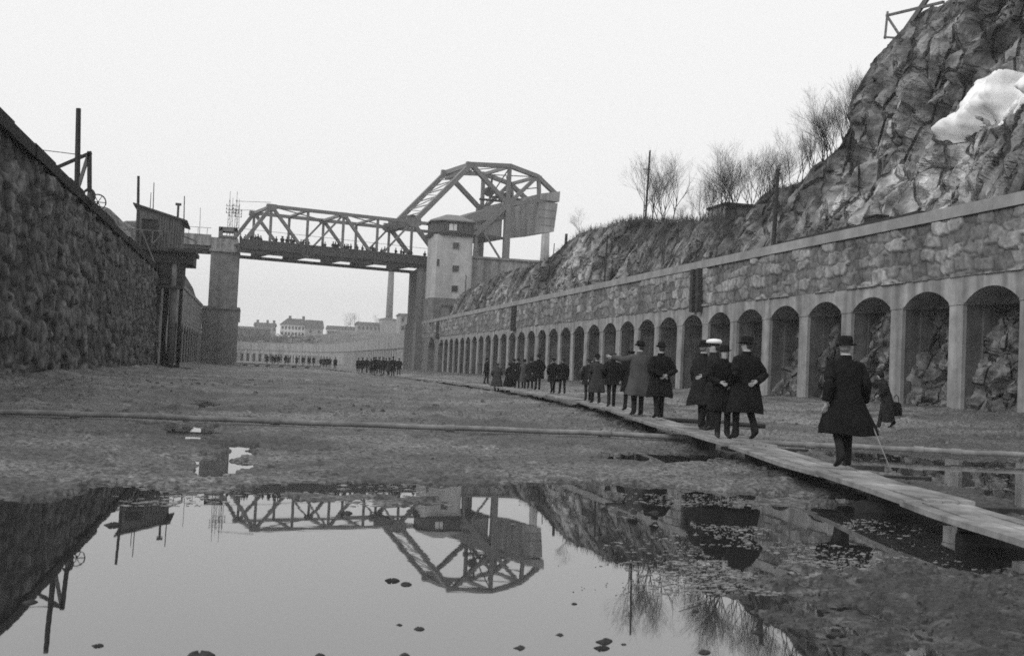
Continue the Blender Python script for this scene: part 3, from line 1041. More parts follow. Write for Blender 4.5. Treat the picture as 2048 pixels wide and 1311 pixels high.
# farthest raised planks on trestle legs below the bridge
a, b = Vector(onz(640, 733, .5)), Vector(onz(462, 725.5, .5))
t = thing("plank_section", "pale straight plank strip raised on short dark legs far below the bridge", "plank walkway", a, 0, "sections of the plank walkway")
m_ = MB(); m_.bar(a, b, 1.2, .25); m_.build("plank", M['plank'], t)
for f in (.15, .3, .45, .6, .72, .85):
    q = a.lerp(b, f)
    m_ = MB(); m_.box((q.x - .35, q.y - .35, -.1), (q.x + .35, q.y + .35, q.z - .12)); m_.build("leg", M['sleeper'], t)

# timber blocks that carry the planks
SLP = [((1446, 897), 1.5, "short wet timber block under the planks below the stout man's heel"), ((1500, 927), 2.0, "long dark timber sticking out left under the planks below the standing group"), ((1610, 951), 1.7, "thin dark timber under the planks left of the nearest man's feet"),
       ((1715, 1010), 2.0, "dark timber under a joint of two planks at the puddle's edge"), ((1915, 1075), 1.9, "wide pale topped timber in the water under the nearest planks"), ((1345, 866), 1.5, "low timber block under the planks beside the pipe crossing"), ((1205, 822), 1.6, "thin timber lying by the planks near the boy in flat cap"), ((1240, 838), 1.6, "second thin timber lying by the planks below the man in light grey")]
for (x, y), L, lab in SLP:
    q = Vector(onz(x, y, .06))
    s0 = min(range(400), key=lambda k: (wpos(seg[-1] * k / 400 * .6) - q).length)
    wp = wpos(seg[-1] * s0 / 400 * .6)
    d = (wpos(seg[-1] * s0 / 400 * .6 + .5) - wp)
    nrm = Vector((d.y, -d.x, 0)).normalized()
    a = q
    b = q + nrm * (L + .2)
    hgt = max(.12, wp.z - .06 - .02)
    m_ = MB()
    top = Vector((0, 0, min(.16, hgt * .6)))
    m_.hexa([a + Vector((-.09, -.09, -.12)), a + Vector((.09, .09, -.12)), b + Vector((.09, .09, -.12)), b + Vector((-.09, -.09, -.12))],
            [a + Vector((-.08, -.08, .05)), a + Vector((.08, .08, .05)), b + Vector((.08, .08, .05)), b + Vector((-.08, -.08, .05))])
    c = wp + nrm * .45
    m_.box((c.x - .2, c.y - .12, .03), (c.x + .2, c.y + .12, c.z - .085))
    o = m_.build("timber_sleeper", M['sleeper'])
    tag(o, lab, "timber", "timbers under the walkway")

# long pipe lying across the bed (one line, passing under the planks)
pts = [Vector(onz(x, y, PIPEZ)) for x, y in ((-260, 813), (0, 823), (150, 827), (300, 832), (500, 840), (700, 848), (900, 855), (1100, 862), (1250, 868), (1395, 876), (1540, 886), (1700, 892), (1800, 897), (1950, 905), (2048, 909), (2300, 920), (2900, 948))]
t = thing("pipeline", "long muddy pipe lying straight across the canal bed and under the walkway", "pipe", pts[7])
m_ = MB()
fine = []
for a, b in zip(pts, pts[1:]):
    for k in range(4):
        q = a.lerp(b, k / 4)
        fine.append(q + Vector((0, 0, .006 * math.sin(len(fine) * 1.3))))
m_.tube(fine, .054, n=12)
m_.build("pipe_run", M['pipe'], t, smooth=True)
for x in (170, 560, 905, 1250, 1600, 1815, 1900):
    i = min(range(len(fine) - 1), key=lambda k: abs(fine[k].x - onz(x, 823 + x * .043, .12)[0]))
    d = (fine[i + 1] - fine[i]).normalized()
    m_ = MB(); m_.tube([fine[i] - d * .10, fine[i] - d * .09, fine[i] + d * .09, fine[i] + d * .10], [.056, .07, .07, .056], n=12); m_.build("joint_sleeve", M['pipe'], t)
a, b = Vector(onz(1318, 838, .2)), Vector(onz(1530, 852, .2))
m_ = MB(); m_.tube([a, a.lerp(b, .5) + Vector((0, 0, .02)), b], .06, n=8)
tag(m_.build("pole", M['timber_d'], smooth=True), "dark straight pole lying on the mud beyond the planks behind the standing group", "pole")

# floating stick, clumps and stones in the puddle
a, b = Vector(onz(1358, 1214, .012)), Vector(onz(1432, 1190, .012))
m_ = MB(); m_.tube([a, a.lerp(b, .6) + Vector((.02, .01, 0)), b], [.003, .004, .002], n=6)
tag(m_.build("stick", M['plank'], smooth=True), "thin pale stick floating on the puddle right of the mirrored trees", "stick")
CL = [(225, 1050, .055, "rounded dark stone alone below the mirrored shed"), (783, 1161, .06, "long flat mud clump left of the mirrored bridge arch"), (811, 1168, .05, "rounder dark stone just right of a flat clump by the mirrored arch"), (838, 1257, .04, "oval dark stone in the bright water below the mirrored arch"), (799, 1249, .025, "tiny dark stone left of an oval one in the bright water"),
      (1120, 1269, .03, "small dark stone low in the bright water left of the twin stones"), (1209, 1283, .06, "upper dark stone of the twin stones low in the puddle"), (1203, 1296, .05, "lower dark stone of the twin stones low in the puddle"), (1247, 1288, .02, "tiny flat stone just right of the twin stones"),
      (1408, 1304, .045, "dark flat stone at the bottom edge below the floating stick"), (1391, 1222, .035, "thin dark clump just under the floating stick"), (1515, 1265, .05, "dark stone with a wet foot at the edge of the mud bank"), (60, 1204, .05, "long low dark clump in the mirrored left wall"), (195, 1291, .035, "small dark clump low in the left of the puddle"), (398, 1312, .085, "broad dark mud lump cut by the bottom edge of the picture"), (1148, 1207, .025, "tiny dark stone left of the mirrored trees"),
      (640, 1310, .035, "flat dark lump at the bottom edge below the bright water"), (810, 1309, .035, "dark pebbly lump at the bottom edge below an oval stone"), (1040, 1295, .04, "long faint clump low in the middle of the puddle"), (1308, 1025, .05, "dark lump among floating flecks below the distant boy"), (690, 1026, .05, "dark lump at the puddle's upper edge below the mirrored truss")]
for i, (x, y, r, lab) in enumerate(CL):
    q = Vector(onz(x, y, 0))
    r *= .52 if y > 1100 else .8
    rs = random.Random(i)
    m_ = MB()
    rings = []
    for zf, sc in ((-.5, .9), (-.1, 1.05), (.15, .95), (.35, .6), (.42, .15)):
        rings.append([q + Vector((math.cos(u) * r * sc * (1.35 + .3 * math.sin(3 * u + i) + .16 * math.sin(5 * u + 2 * i)), math.sin(u) * r * sc * (1 + .3 * math.sin(2 * u + i * 2) + .15 * math.sin(7 * u + i)), r * zf * (1.1 + .5 * math.sin(u * 2 + i)))) for u in [2 * math.pi * k / 14 for k in range(14)]])
    m_.loft(rings)
    tag(m_.build("stone", M['sleeper'], smooth=True), lab, "stone", "stones and clumps in the puddle")

# ------------------------------------------------------------------ right quay wall
XR, ZT, Y0, Y1 = 28.4, 9.1, 22.0, 206.0
PB, YB0 = 4.36, 38.1
rw = thing("quay_wall", "long right quay wall of granite above a row of tall concrete arches", "quay wall", (XR, 40, 0))
yy = np.concatenate([np.arange(Y0, 75, .07), np.arange(75, 130, .12), np.arange(130, Y1 + .01, .22)])
zz = np.concatenate([np.arange(6.1, 8.62, .06)])
YY, ZZ = np.meshgrid(yy, zz)
wy = YY + .25 * fbm(YY * .8, ZZ * .8, 3, 3)
wz = ZZ + .15 * fbm(YY * .8, ZZ * .8, 3, 8)
row = np.floor(wz / .62)
f1, f2, idh = voro(wy / 1.05 + row * .37, wz / .62, 12, True)
jn = np.clip((f2 - f1) / .14, 0, 1)
hgt = (.03 + .12 * idh) * jn ** .5 + .05 * fbm(YY * 2.2, ZZ * 2.2, 5, 14, .6)
grid_obj("masonry", XR + .02 - hgt, YY, ZZ, M['stone_r'], rw, (.58 + .85 * idh ** 1.6) * (.45 + .55 * jn) * (.85 + .3 * fbm(YY * 5, ZZ * 5, 3, 19)))
m_ = MB()
for i in range(int((Y1 - Y0) / 4) + 1):
    y0 = Y0 + 4 * i
    y1 = min(y0 + 3.985, Y1)
    if y1 > y0:
        m_.hexa([(XR - .16, y0, 8.6), (XR + 1.4, y0, 8.6), (XR + 1.4, y1, 8.6), (XR - .16, y1, 8.6)], [(XR - .12, y0, ZT), (XR + 1.4, y0, ZT + .03), (XR + 1.4, y1, ZT + .03), (XR - .12, y1, ZT)])
m_.build("coping", M['coping'], rw)
NB = 31
PW = .92
bays = [YB0 + PB * i for i in range(-4, NB)]
ZS, RISE = 4.95, .66


def arch_band(m, y0, y1, zs, rise, ztop, xa, xb, n=14, axis='y', y_end=0):
    """solid spandrel over one opening from y0 to y1"""
    pts = []
    for k in range(n + 1):
        f = k / n * 2 - 1
        c = (y1 - y0) / 2
        Rr = (c * c + rise * rise) / (2 * rise)
        pts.append(((y0 + y1) / 2 + f * c, zs + math.sqrt(max(0, Rr * Rr - (f * c) ** 2)) - (Rr - rise)))
    for (ya, za), (yb, zb) in zip(pts, pts[1:]):
        m.hexa([(xa, ya, za), (xb, ya, za), (xb, yb, zb), (xa, yb, zb)], [(xa, ya, ztop), (xb, ya, ztop), (xb, yb, ztop), (xa, yb, ztop)])


m_ = MB()
for y in bays:
    arch_band(m_, y - (PB - PW) / 2, y + (PB - PW) / 2, ZS, RISE, 6.12, XR, XR + 2.6)
    m_.box((XR, y + (PB - PW) / 2, ZS), (XR + 2.6, y + (PB + PW) / 2, 6.12))
yl = bays[-1] + PB / 2 + PW / 2
m_.build("arch_band", M['conc'], rw)
for y in bays:
    m_ = MB()
    a, b = y - (PB + PW) / 2, y - (PB - PW) / 2
    e = rr_.uniform(-.03, .03)
    m_.box((XR - .02, a + e, -.6), (XR + .16, b + e, 4.93))
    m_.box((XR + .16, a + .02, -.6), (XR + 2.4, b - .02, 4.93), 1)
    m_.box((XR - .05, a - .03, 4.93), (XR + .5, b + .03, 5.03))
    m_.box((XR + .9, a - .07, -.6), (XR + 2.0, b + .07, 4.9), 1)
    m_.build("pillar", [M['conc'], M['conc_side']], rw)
# recess back wall and the living rock left standing in the bays
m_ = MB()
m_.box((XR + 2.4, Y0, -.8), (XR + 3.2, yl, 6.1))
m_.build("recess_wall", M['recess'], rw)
rb = random.Random(5)
for i, y in enumerate(bays):
    if i > 26:
        break
    u = np.linspace(-1.75, 1.75, 40 if i < 20 else 18)
    z = np.linspace(-.3, 5.2, 50 if i < 20 else 22)
    U, Zz = np.meshgrid(u, z)
    style = rb.random()
    cover = {0: .4, 1: .8}.get(i % 5, .55 + .4 * style)
    if 4 <= i <= 12:
        cover = [1.0, .95, 1.1, .9, .75, .55, .3, .45, .35][i - 4] if i - 4 < 9 else cover
    Qb = U + Zz * .35 + .3 * fbm(U, Zz + i, 3, 60 + i)
    h1, id1, e1 = facets(Qb * .75 + i * 7.7, Zz * .42, 71 + i, .7)
    h2, id2, e2 = facets(Qb * 2.1 + i * 3.1, Zz * 1.3, 171 + i, .8)
    h1, h2 = h1 * np.clip(e1 * 3, 0, 1), h2 * np.clip(e2 * 3, 0, 1)
    n2 = fbm(Qb * 3, Zz * 2, 4, 271 + i, .6)
    X = .35 + Zz * .34 / cover + .55 * (-U) * (.5 if i % 3 else .2) + .95 * h1 + .55 * h2 + .15 * n2 + (1 - cover) * 1.5
    btint = (.45 + 1.1 * (.5 * id1 + .5 * id2)) * np.clip(.4 + e2 * 5, .4, 1)
    X = np.clip(X, .15, 2.7)
    grid_obj("rock_face", XR + X, y + U, Zz, M['rock_bay'], rw, btint, smooth=False)
# the plain end of the wall with its single large arch and two narrow slots
m_ = MB()
ye = yl
ba, bb = 175.2, 181.8
m_.box((XR, ye, -.6), (XR + 2.4, ba, 6.12))
arch_band(m_, ba, bb, 4.6, 1.5, 6.12, XR, XR + 2.4)
m_.box((XR, bb, -.6), (XR + 2.4, 196.3, 6.12))
for a, b in ((198.1, 199.2), (201.0, Y1)):
    m_.box((XR, a, -.6), (XR + 2.4, b, 6.12))
m_.box((XR, 196.3, 5.2), (XR + 2.4, Y1, 6.1))
m_.box((XR + 1.5, ye, -.6), (XR + 2.39, 200, 6.1))
m_.box((27.25, 189.5, -.6), (XR - .01, 204, 8.95))
m_.box((XR + .4, Y1 - .4, -.5), (XR + 5, Y1, 8.6))
m_.build("plain_end", M['granite_d'], rw)
for y, w_, lab in ((onx(1397, 570, XR - .1)[1], 1.15, "tall dark pair of fender timbers on the right wall above the standing group"), (onx(1030, 630, XR - .1)[1], 1.0, "dark vertical fender timber on the right wall above the dark cluster"), (onx(877, 660, XR - .1)[1], 1.0, "small distant fender timber near the far end of the right wall")):
    t = thing("fender", lab, "fender", (XR - .2, y, 5.9), 0, "fender timbers on the right wall")
    for s_ in (-1, 1):
        m_ = MB()
        m_.box((XR - .42, y + s_ * w_ * .42 - .21, 5.75), (XR - .10, y + s_ * w_ * .42 + .21, 8.58))
        m_.build("post", M['timber_d'], t)
    m_ = MB(); m_.box((XR - .15, y - w_ * .6, 5.85), (XR - .09, y + w_ * .6, 8.5)); m_.build("back_plate", M['sleeper'], t)
# long baulks lying behind the coping
for i, ((x0, y0), (x1, y1), lab) in enumerate((((1570, 483), (1700, 452), "far length of dark tarred baulk lying along the top of the right wall"), ((1700, 452), (1790, 432), "middle length of dark tarred baulk along the wall top, thicker at one end"), ((1790, 430), (1845, 420), "near short length of dark baulk along the wall top"))):
    a, b = Vector(onx(x0, y0, XR + .9)), Vector(onx(x1, y1, XR + .9))
    a.z, b.z = ZT + .12, ZT + .20
    m_ = MB(); m_.bar(a, b, .5, .34)
    tag(m_.build("baulk", M['timber_d']), lab, "timber baulk", "baulks on the right wall")
q = onx(1752, 421, XR + 1.2)
m_ = MB(); m_.box((q[0] - .3, q[1] - .55, ZT), (q[0] + .3, q[1] + .55, ZT + .62)); m_.box((q[0] - .36, q[1] - .62, ZT + .62), (q[0] + .36, q[1] + .62, ZT + .70))
tag(m_.build("tool_box", M['timber_d']), "small dark box with a flat lid standing behind the baulks on the wall top", "box")

# ------------------------------------------------------------------ left quay walls
XL = -8.4
lw = thing("quay_wall", "dark rubble stone quay wall rising along the left side, near the camera", "quay wall", (XL, 40, 0))
yy = np.concatenate([np.arange(16, 70, .11), np.arange(70, 104.01, .16)])
zz = np.arange(-.3, 8.6, .10)
YY, ZZ = np.meshgrid(yy, zz)
wy = YY + .3 * fbm(YY * .7, ZZ * .7, 3, 43)
wz = ZZ + .3 * fbm(YY * .7, ZZ * .7, 3, 48)
f1, f2, idh = voro(wy / 1.35, wz / .85, 52, True)
g1, g2, idg = voro(wy / .8 + 40, wz / .6, 57, True)
sel = fbm(YY * .35, ZZ * .5, 3, 58) > .08
f1, f2, idh = np.where(sel, g1, f1), np.where(sel, g2, f2), np.where(sel, idg, idh)
jn = np.clip((f2 - f1) / .2, 0, 1)
hgt = (.05 + .26 * idh) * jn ** .5 + .09 * fbm(YY * 1.8, ZZ * 1.8, 5, 54, .6)
grid_obj("masonry", XL - .1 + hgt - (ZZ * .012), YY, ZZ, M['stone_l'], lw, (.45 + 1.1 * idh) * (.35 + .65 * jn))
m_ = MB()
for i in range(22):
    y0 = 16 + 4 * i
    dz_ = rr_.uniform(-.06, .06)
    m_.box((XL - 1.3, y0, 8.55), (XL + .12 + rr_.uniform(-.05, .04), y0 + 3.985, 9.0 + dz_))
m_.build("coping", M['stone_l'], lw)
m_ = MB(); m_.box((XL - 2.5, 103.6, -.5), (XL - .1, 104.4, 8.55)); m_.build("return_end", M['stone_l'], lw)

lf = thing("quay_wall", "short left quay wall beyond the shed with narrow dark arches at its foot", "quay wall", (XL, 140, 0))
LY0, LY1 = 104.4, 186.0
yy = np.arange(LY0, LY1 + .01, .25)
zz = np.arange(5.6, 9.35, .15)
YY, ZZ = np.meshgrid(yy, zz)
f1, f2, idh = voro(YY / 1.0, ZZ / .65, 62)
jn = np.clip((f2 - f1) / .3, 0, 1)
grid_obj("masonry", XL - .05 + (.04 + .1 * idh) * jn ** .5, YY, ZZ, M['quay_pale'], lf)
m_ = MB(); m_.box((XL - 2, LY0, 9.3), (XL + .1, LY1, 9.75)); m_.build("coping", M['quay_pale'], lf)
m_ = MB()
m_.box((XL - 2.0, LY0, -.5), (XL, 119.0, 5.62))
yb = []
y = 119.0
while y < 178:
    arch_band(m_, y, y + 4.0, 4.3, .8, 5.62, XL - 2.0, XL)
    yb.append(y)
    m_.box((XL - 2, y + 4.0, 4.3), (XL, y + 5.5, 5.62))
    y += 5.5
m_.box((XL - 2, y, -.5), (XL, LY1, 5.62))
m_.build("arch_band", M['quay_pale'], lf)
for y in yb:
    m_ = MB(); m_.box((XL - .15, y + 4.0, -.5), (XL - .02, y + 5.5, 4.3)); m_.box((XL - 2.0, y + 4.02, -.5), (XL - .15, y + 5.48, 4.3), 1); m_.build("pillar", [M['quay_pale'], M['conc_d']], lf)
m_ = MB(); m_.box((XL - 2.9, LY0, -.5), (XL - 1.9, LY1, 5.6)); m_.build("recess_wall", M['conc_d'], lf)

# left bridge pier
pr = thing("bridge_pier", "square granite bridge pier on a wider masonry foot at the left end of the bridge", "bridge pier", (-5.4, 188, 0))
m_ = MB(); m_.box((XL + .02, 186, -.5), (-2.75, 197, 9.2)); m_.build("foot", M['granite_d'], pr)
m_ = MB(); m_.box((XL + .06, 185.7, 9.2), (-2.45, 197.3, 9.6)); m_.box((-2.8, 185.9, 7.2), (-2.35, 187.4, 9.2)); m_.build("ledge", M['granite_d'], pr)
m_ = MB(); m_.box((-7.55, 186.2, 9.6), (-3.1, 197, 18.6)); m_.build("shaft", M['granite_d'], pr)
m_ = MB(); m_.box((-7.8, 185.9, 18.6), (-2.95, 197.2, 19.0)); m_.box((-7.6, 186.1, 19.0), (-3.3, 196.8, 20.9)); m_.build("cap", M['conc'], pr)
m_ = MB(); m_.box((-6.4, 185.9, 21.0), (-3.5, 189.0, 21.3)); m_.box((-6.5, 186.0, 20.9), (-5.9, 189, 22.6)); m_.box((-4.1, 186.0, 20.9), (-3.5, 189, 22.6)); m_.box((-6.5, 186.0, 22.0), (-3.5, 189, 22.7)); m_.build("pylon", M['granite_d'], pr)
# approach span to the left of the pier
ap = thing("approach_span", "pale plate girder approach span between the left rock and the pier", "bridge span", (-16, 187, 19))
m_ = MB(); m_.box((-34, 186.3, 19.5), (-7.62, 186.6, 21.3)); m_.build("girder", M['conc'], ap)
m_ = MB(); m_.box((-34, 186.6, 18.9), (-7.62, 196, 19.6)); m_.build("deck", M['steel_d'], ap)
m_ = MB()
for k in range(18):
    m_.box((-33 + 1.45 * k, 186.4, 21.3), (-32.93 + 1.45 * k, 186.47, 22.4))
m_.box((-34, 186.4, 22.35), (-7.7, 186.46, 22.42))
m_.build("railing", M['steel_d'], ap)
# lattice masts by the end of the bridge
for k, (x, yt) in enumerate(((457, 382), (463, 395), (471, 382), (476, 398))):
    b = Vector(ony(x - 1, 470, 188 + 4 * (k % 2)))
    t_ = Vector(ony(x, yt, 188 + 4 * (k % 2)))
    t = thing("lattice_mast", "slender lattice mast at the bridge end, " + ("taller one of the left pair", "shorter one of the left pair", "taller one of the right pair", "shorter one of the right pair")[k], "mast", b, 0, "lattice masts at the bridge end")
    h_ = t_.z - b.z
    m_ = MB()
    for sx, sy in ((-1, -1), (1, -1), (1, 1), (-1, 1)):
        m_.bar(b + Vector((sx * .22, sy * .22, 0)), b + Vector((sx * .06, sy * .06, h_ * .8)), .06)
    for j in range(10):
        f0, f1_ = j / 10, (j + 1) / 10
        r0, r1 = .22 - .16 * f0, .22 - .16 * f1_
        sg = 1 if j % 2 else -1
        for ax in (0, 1):
            for s2 in (-1, 1):
                A = (sg * r0, s2 * r0) if ax == 0 else (s2 * r0, sg * r0)
                B = (-sg * r1, s2 * r1) if ax == 0 else (s2 * r1, -sg * r1)
                m_.bar(b + Vector((*A, f0 * h_ * .8)), b + Vector((*B, f1_ * h_ * .8)), .03)
    m_.bar(b + Vector((0, 0, h_ * .78)), b + Vector((0, 0, h_)), .07)
    m_.build("lattice", M['insul'], t)
    for j, zf in enumerate((.5, .58, .66)):
        m_ = MB()
        m_.bar(b + Vector((-.5, 0, h_ * zf)), b + Vector((.5, 0, h_ * zf)), .06)
        for s2 in (-1, 1):
            m_.tube([b + Vector((s2 * .45, 0, h_ * zf)), b + Vector((s2 * .45, 0, h_ * zf + .35))], [.10, .06], n=6)
        m_.build("crossarm", M['insul'], t)

# ------------------------------------------------------------------ bascule bridge
BO = Vector((-2.6, 183.7, 0))
_b = R_(15)
BU, BV = Vector((math.cos(_b), math.sin(_b), 0)), Vector((-math.sin(_b), math.cos(_b), 0))
BW = 10.7


def B(u, z, w=0.0):
    return BO + BU * u + BV * w + Vector((0, 0, z))


br = thing("bascule_bridge", "steel truss bascule bridge with arched lifting frame and concrete counterweight", "bridge", B(0, 18))


def member(name, segs, w_, h_=None, m='steel', up=None):
    q = MB()
    for (u0, z0, w0), (u1, z1, w1) in segs:
        q.bar(B(u0, z0, w0), B(u1, z1, w1), w_, h_, up=up or BV)
    return q.build(name, M[m], br)


ND = 26.5
zt_ = lambda u: ND + .0 * u
for w0 in (0, BW):
    member("top_chord", [((4.5, ND, w0), (36.5, ND, w0)), ((36.5, ND, w0), (44, 26.8, w0))], .55, .6)
    member("bottom_chord", [((-.6, 18.72, w0), (38, 18.72, w0))], .55, .36, 'steel_d')
    member("end_post", [((-.4, 19.3, w0), (4.5, ND, w0))], .6, .55)
    for (a, b) in (((4.5, ND), (10.75, 19.2)), ((10.75, 19.2), (17, ND)), ((17, ND), (23.2, 19.2)), ((23.2, 19.2), (29.6, ND)), ((29.6, ND), (36, 19.6))):
        thin = b[1] > a[1]
        member("diagonal", [((*a, w0), (*b, w0))], .30 if thin else (.75 if a[0] > 28 else .5), .3 if thin else .5)
    for u in (4.5, 10.75, 17, 23.2, 29.6):
        member("vertical", [((u, 19, w0), (u, ND, w0))], .38, .36)
    # lifting frame
    member("lifting_arm", [((30.3, 27.0, w0), (40.5, 38.1, w0))], .85, .9)
    member("upper_chord", [((40.5, 38.1, w0), (48.4, 38.8, w0)), ((48.4, 38.8, w0), (54.3, 37.6, w0)), ((54.3, 37.6, w0), (58.9, 34.4, w0))], .75, .85)
    member("frame_post", [((48.4, 31.9, w0), (48.4, 38.6, w0))], .6, .6)
    member("frame_post", [((54.9, 33.2, w0), (54.6, 37.5, w0))], .6, .6)
    member("frame_diagonal", [((40.5, 38.1, w0), (48.4, 31.7, w0))], .75, .85)
    member("frame_diagonal", [((48.4, 31.7, w0), (54.3, 37.6, w0))], .65, .6)
    member("lower_chord", [((48.4, 31.7, w0), (55, 33.1, w0)), ((55, 33.1, w0), (58.6, 34.2, w0))], .7, .8)
    member("tower_post", [((48.4, 20.4, w0), (48.4, 31.8, w0))], 1.05, .95)
    member("tower_strut", [((48.4, 31.7, w0), (37.0, 20.8, w0))], .8, .8)
    member("tower_brace", [((43.4, 26.4, w0), (47.8, 20.9, w0))], .3, .3)
    member("tower_post", [((42.0, 20.4, w0), (42.2, 25.8, w0))], .5, .5)
    for (u, z, s) in ((4.5, ND, 1.5), (17, ND, 1.3), (29.8, ND + .2, 2.4), (40.5, 38.1, 1.7), (48.4, 31.8, 2.0), (54.3, 37.4, 1.5), (10.75, 19.3, 1.4), (23.2, 19.3, 1.4)):
        q = MB()
        q.hexa([B(u + a * s * .6, z + c * s * .45, w0 - .33) for a, c in ((-1, -.6), (-.4, -1), (.4, -1), (1, -.6), (.9, .5), (-.9, .5))],
               [B(u + a * s * .6, z + c * s * .45, w0 + .33) for a, c in ((-1, -.6), (-.4, -1), (.4, -1), (1, -.6), (.9, .5), (-.9, .5))])
        q.build("gusset_plate", M['steel'], br)
for (u, z, h_) in ((4.5, ND, .5), (10.75, ND, .35), (17, ND, .45), (23.2, ND, .35), (40.5, 38.1, .8), (48.4, 38.7, .6), (54.3, 37.5, .6), (48.4, 31.9, .7), (40.5, 36.9, .35)):
    member("portal_strut", [((u, z, 0), (u, z, BW))], .45, h_, up=(0, 0, 1))
member("portal_strut", [((29.9, ND + .3, 0), (29.9, ND + .3, BW))], 1.2, 1.9, 'steel_d', up=(0, 0, 1))
for a, b in ((4.5, 17), (17, 29.6)):
    member("wind_brace", [((a, ND, 0), (b, ND, BW))], .16, .16)
lac = MB()
for k in range(1, 7):
    f = k / 7
    lac.bar(B(30.3 + 10.2 * f, 27 + 11.1 * f, 0), B(30.3 + 10.2 * f, 27 + 11.1 * f, BW), .16)
    if k < 6:
        g = (k + 1) / 7
        lac.bar(B(30.3 + 10.2 * f, 27 + 11.1 * f, 0 if k % 2 else BW), B(30.3 + 10.2 * g, 27 + 11.1 * g, BW if k % 2 else 0), .13)
lac.build("arm_lacing", M['steel'], br)
lac = MB()
for (u0, z0), (u1, z1) in (((40.5, 38.1), (48.4, 38.7)), ((48.4, 38.7), (54.3, 37.5)), ((48.4, 38.7), (54.3, 37.5)), ((48.4, 35), (54.5, 35.5)), ((48.4, 31.9), (48.4, 38.5))):
    for s_ in (0, 1):
        lac.bar(B(u0, z0, 0 if s_ else BW), B((u0 + u1) / 2, (z0 + z1) / 2, BW / 2), .17)
        lac.bar(B((u0 + u1) / 2, (z0 + z1) / 2, BW / 2), B(u1, z1, BW if s_ else 0), .17)
lac.build("frame_lacing", M['steel'], br)
# machinery hung in the frame
q = MB()
for u, z, w_, r in ((47.2, 34.6, 5, .9), (49.6, 33.4, 4, .7), (51.2, 34.5, 6, .55), (50.4, 36.2, 3, .35)):
    q.tube([B(u, z, w_), B(u, z, w_ + 1.0)], [r, r], n=14)
q.bar(B(46, 33.2, 3), B(52.5, 33.4, 3), .4); q.bar(B(46, 33.2, 7), B(52.5, 33.4, 7), .4)
q.bar(B(47.2, 33.2, 5), B(47.4, 37.5, 5), .35); q.bar(B(50.4, 33.4, 4), B(50.2, 37.6, 4), .3); q.bar(B(52.5, 33.4, 6), B(51, 38, 6), .25)
q.build("machinery", M['steel_d'], br)
# deck, floor beams, parapets
q = MB()
q.hexa([B(-.7, 19.72, -.4), B(36.5, 19.72, -.4), B(36.5, 19.72, BW + .4), B(-.7, 19.72, BW + .4)], [B(-.7, 19.9, -.4), B(36.5, 19.9, -.4), B(36.5, 19.9, BW + .4), B(-.7, 19.9, BW + .4)])
q.build("deck", M['steel_d'], br)
for u in (-.1, 4.5, 10.75, 17, 23.2, 29.6, 35.5):
    q = MB()
    q.hexa([B(u - .22, 18.55, .3), B(u + .22, 18.55, .3), B(u + .22, 18.55, BW - .3), B(u - .22, 18.55, BW - .3)], [B(u - .22, 19.71, .3), B(u + .22, 19.71, .3), B(u + .22, 19.71, BW - .3), B(u - .22, 19.71, BW - .3)])
    q.build("floor_beam", M['steel_d'], br)
for w0, z1, zb in ((-.62, 20.55, 19.15), (BW + .62, 20.5, 19.75)):
    q = MB()
    q.hexa([B(-.5, zb, w0 - .06), B(35, zb, w0 - .06), B(35, zb, w0 + .06), B(-.5, zb, w0 + .06)], [B(-.5, z1, w0 - .06), B(35, z1, w0 - .06), B(35, z1, w0 + .06), B(-.5, z1, w0 + .06)])
    for k in range(16):
        q.bar(B(-.2 + 2.3 * k, zb, w0 - .1), B(-.2 + 2.3 * k, z1 + .1, w0 - .1), .14)
    q.bar(B(-.5, z1 + .05, w0), B(35, z1 + .05, w0), .16)
    q.build("parapet", M['steel_d'], br)
# counterweight
q = MB()
q.hexa([B(54.9, 27.0, -.3), B(58.2, 27.6, -.3), B(58.2, 27.6, BW + .3), B(54.9, 27.0, BW + .3)], [B(54.7, 33.0, -.3), B(58.8, 33.0, -.3), B(58.8, 33.0, BW + .3), B(54.7, 33.0, BW + .3)])
cw = q.build("counterweight", M['ctr'], br)
q = MB()
q.hexa([B(54.8, 33.3, -.5), B(59.0, 33.3, -.5), B(59.0, 33.3, BW + .5), B(54.8, 33.3, BW + .5)], [B(54.9, 34.4, -.5), B(59.1, 35.3, -.5), B(59.1, 35.3, BW + .5), B(54.9, 34.4, BW + .5)])
q.build("counterweight_cap", M['ctr'], br)
q = MB()
for z in (28.6, 30.0, 31.5):
    q.hexa([B(54.75 + (33 - z) * .03, z, -.36), B(58.75 - (33 - z) * .1, z, -.36), B(58.75 - (33 - z) * .1, z, -.3), B(54.75 + (33 - z) * .03, z, -.3)], [B(54.75 + (33 - z) * .03, z + .1, -.36), B(58.75 - (33 - z) * .1, z + .1, -.36), B(58.75 - (33 - z) * .1, z + .1, -.3), B(54.75 + (33 - z) * .03, z + .1, -.3)])
q.build("counterweight_bands", M['steel'], br)
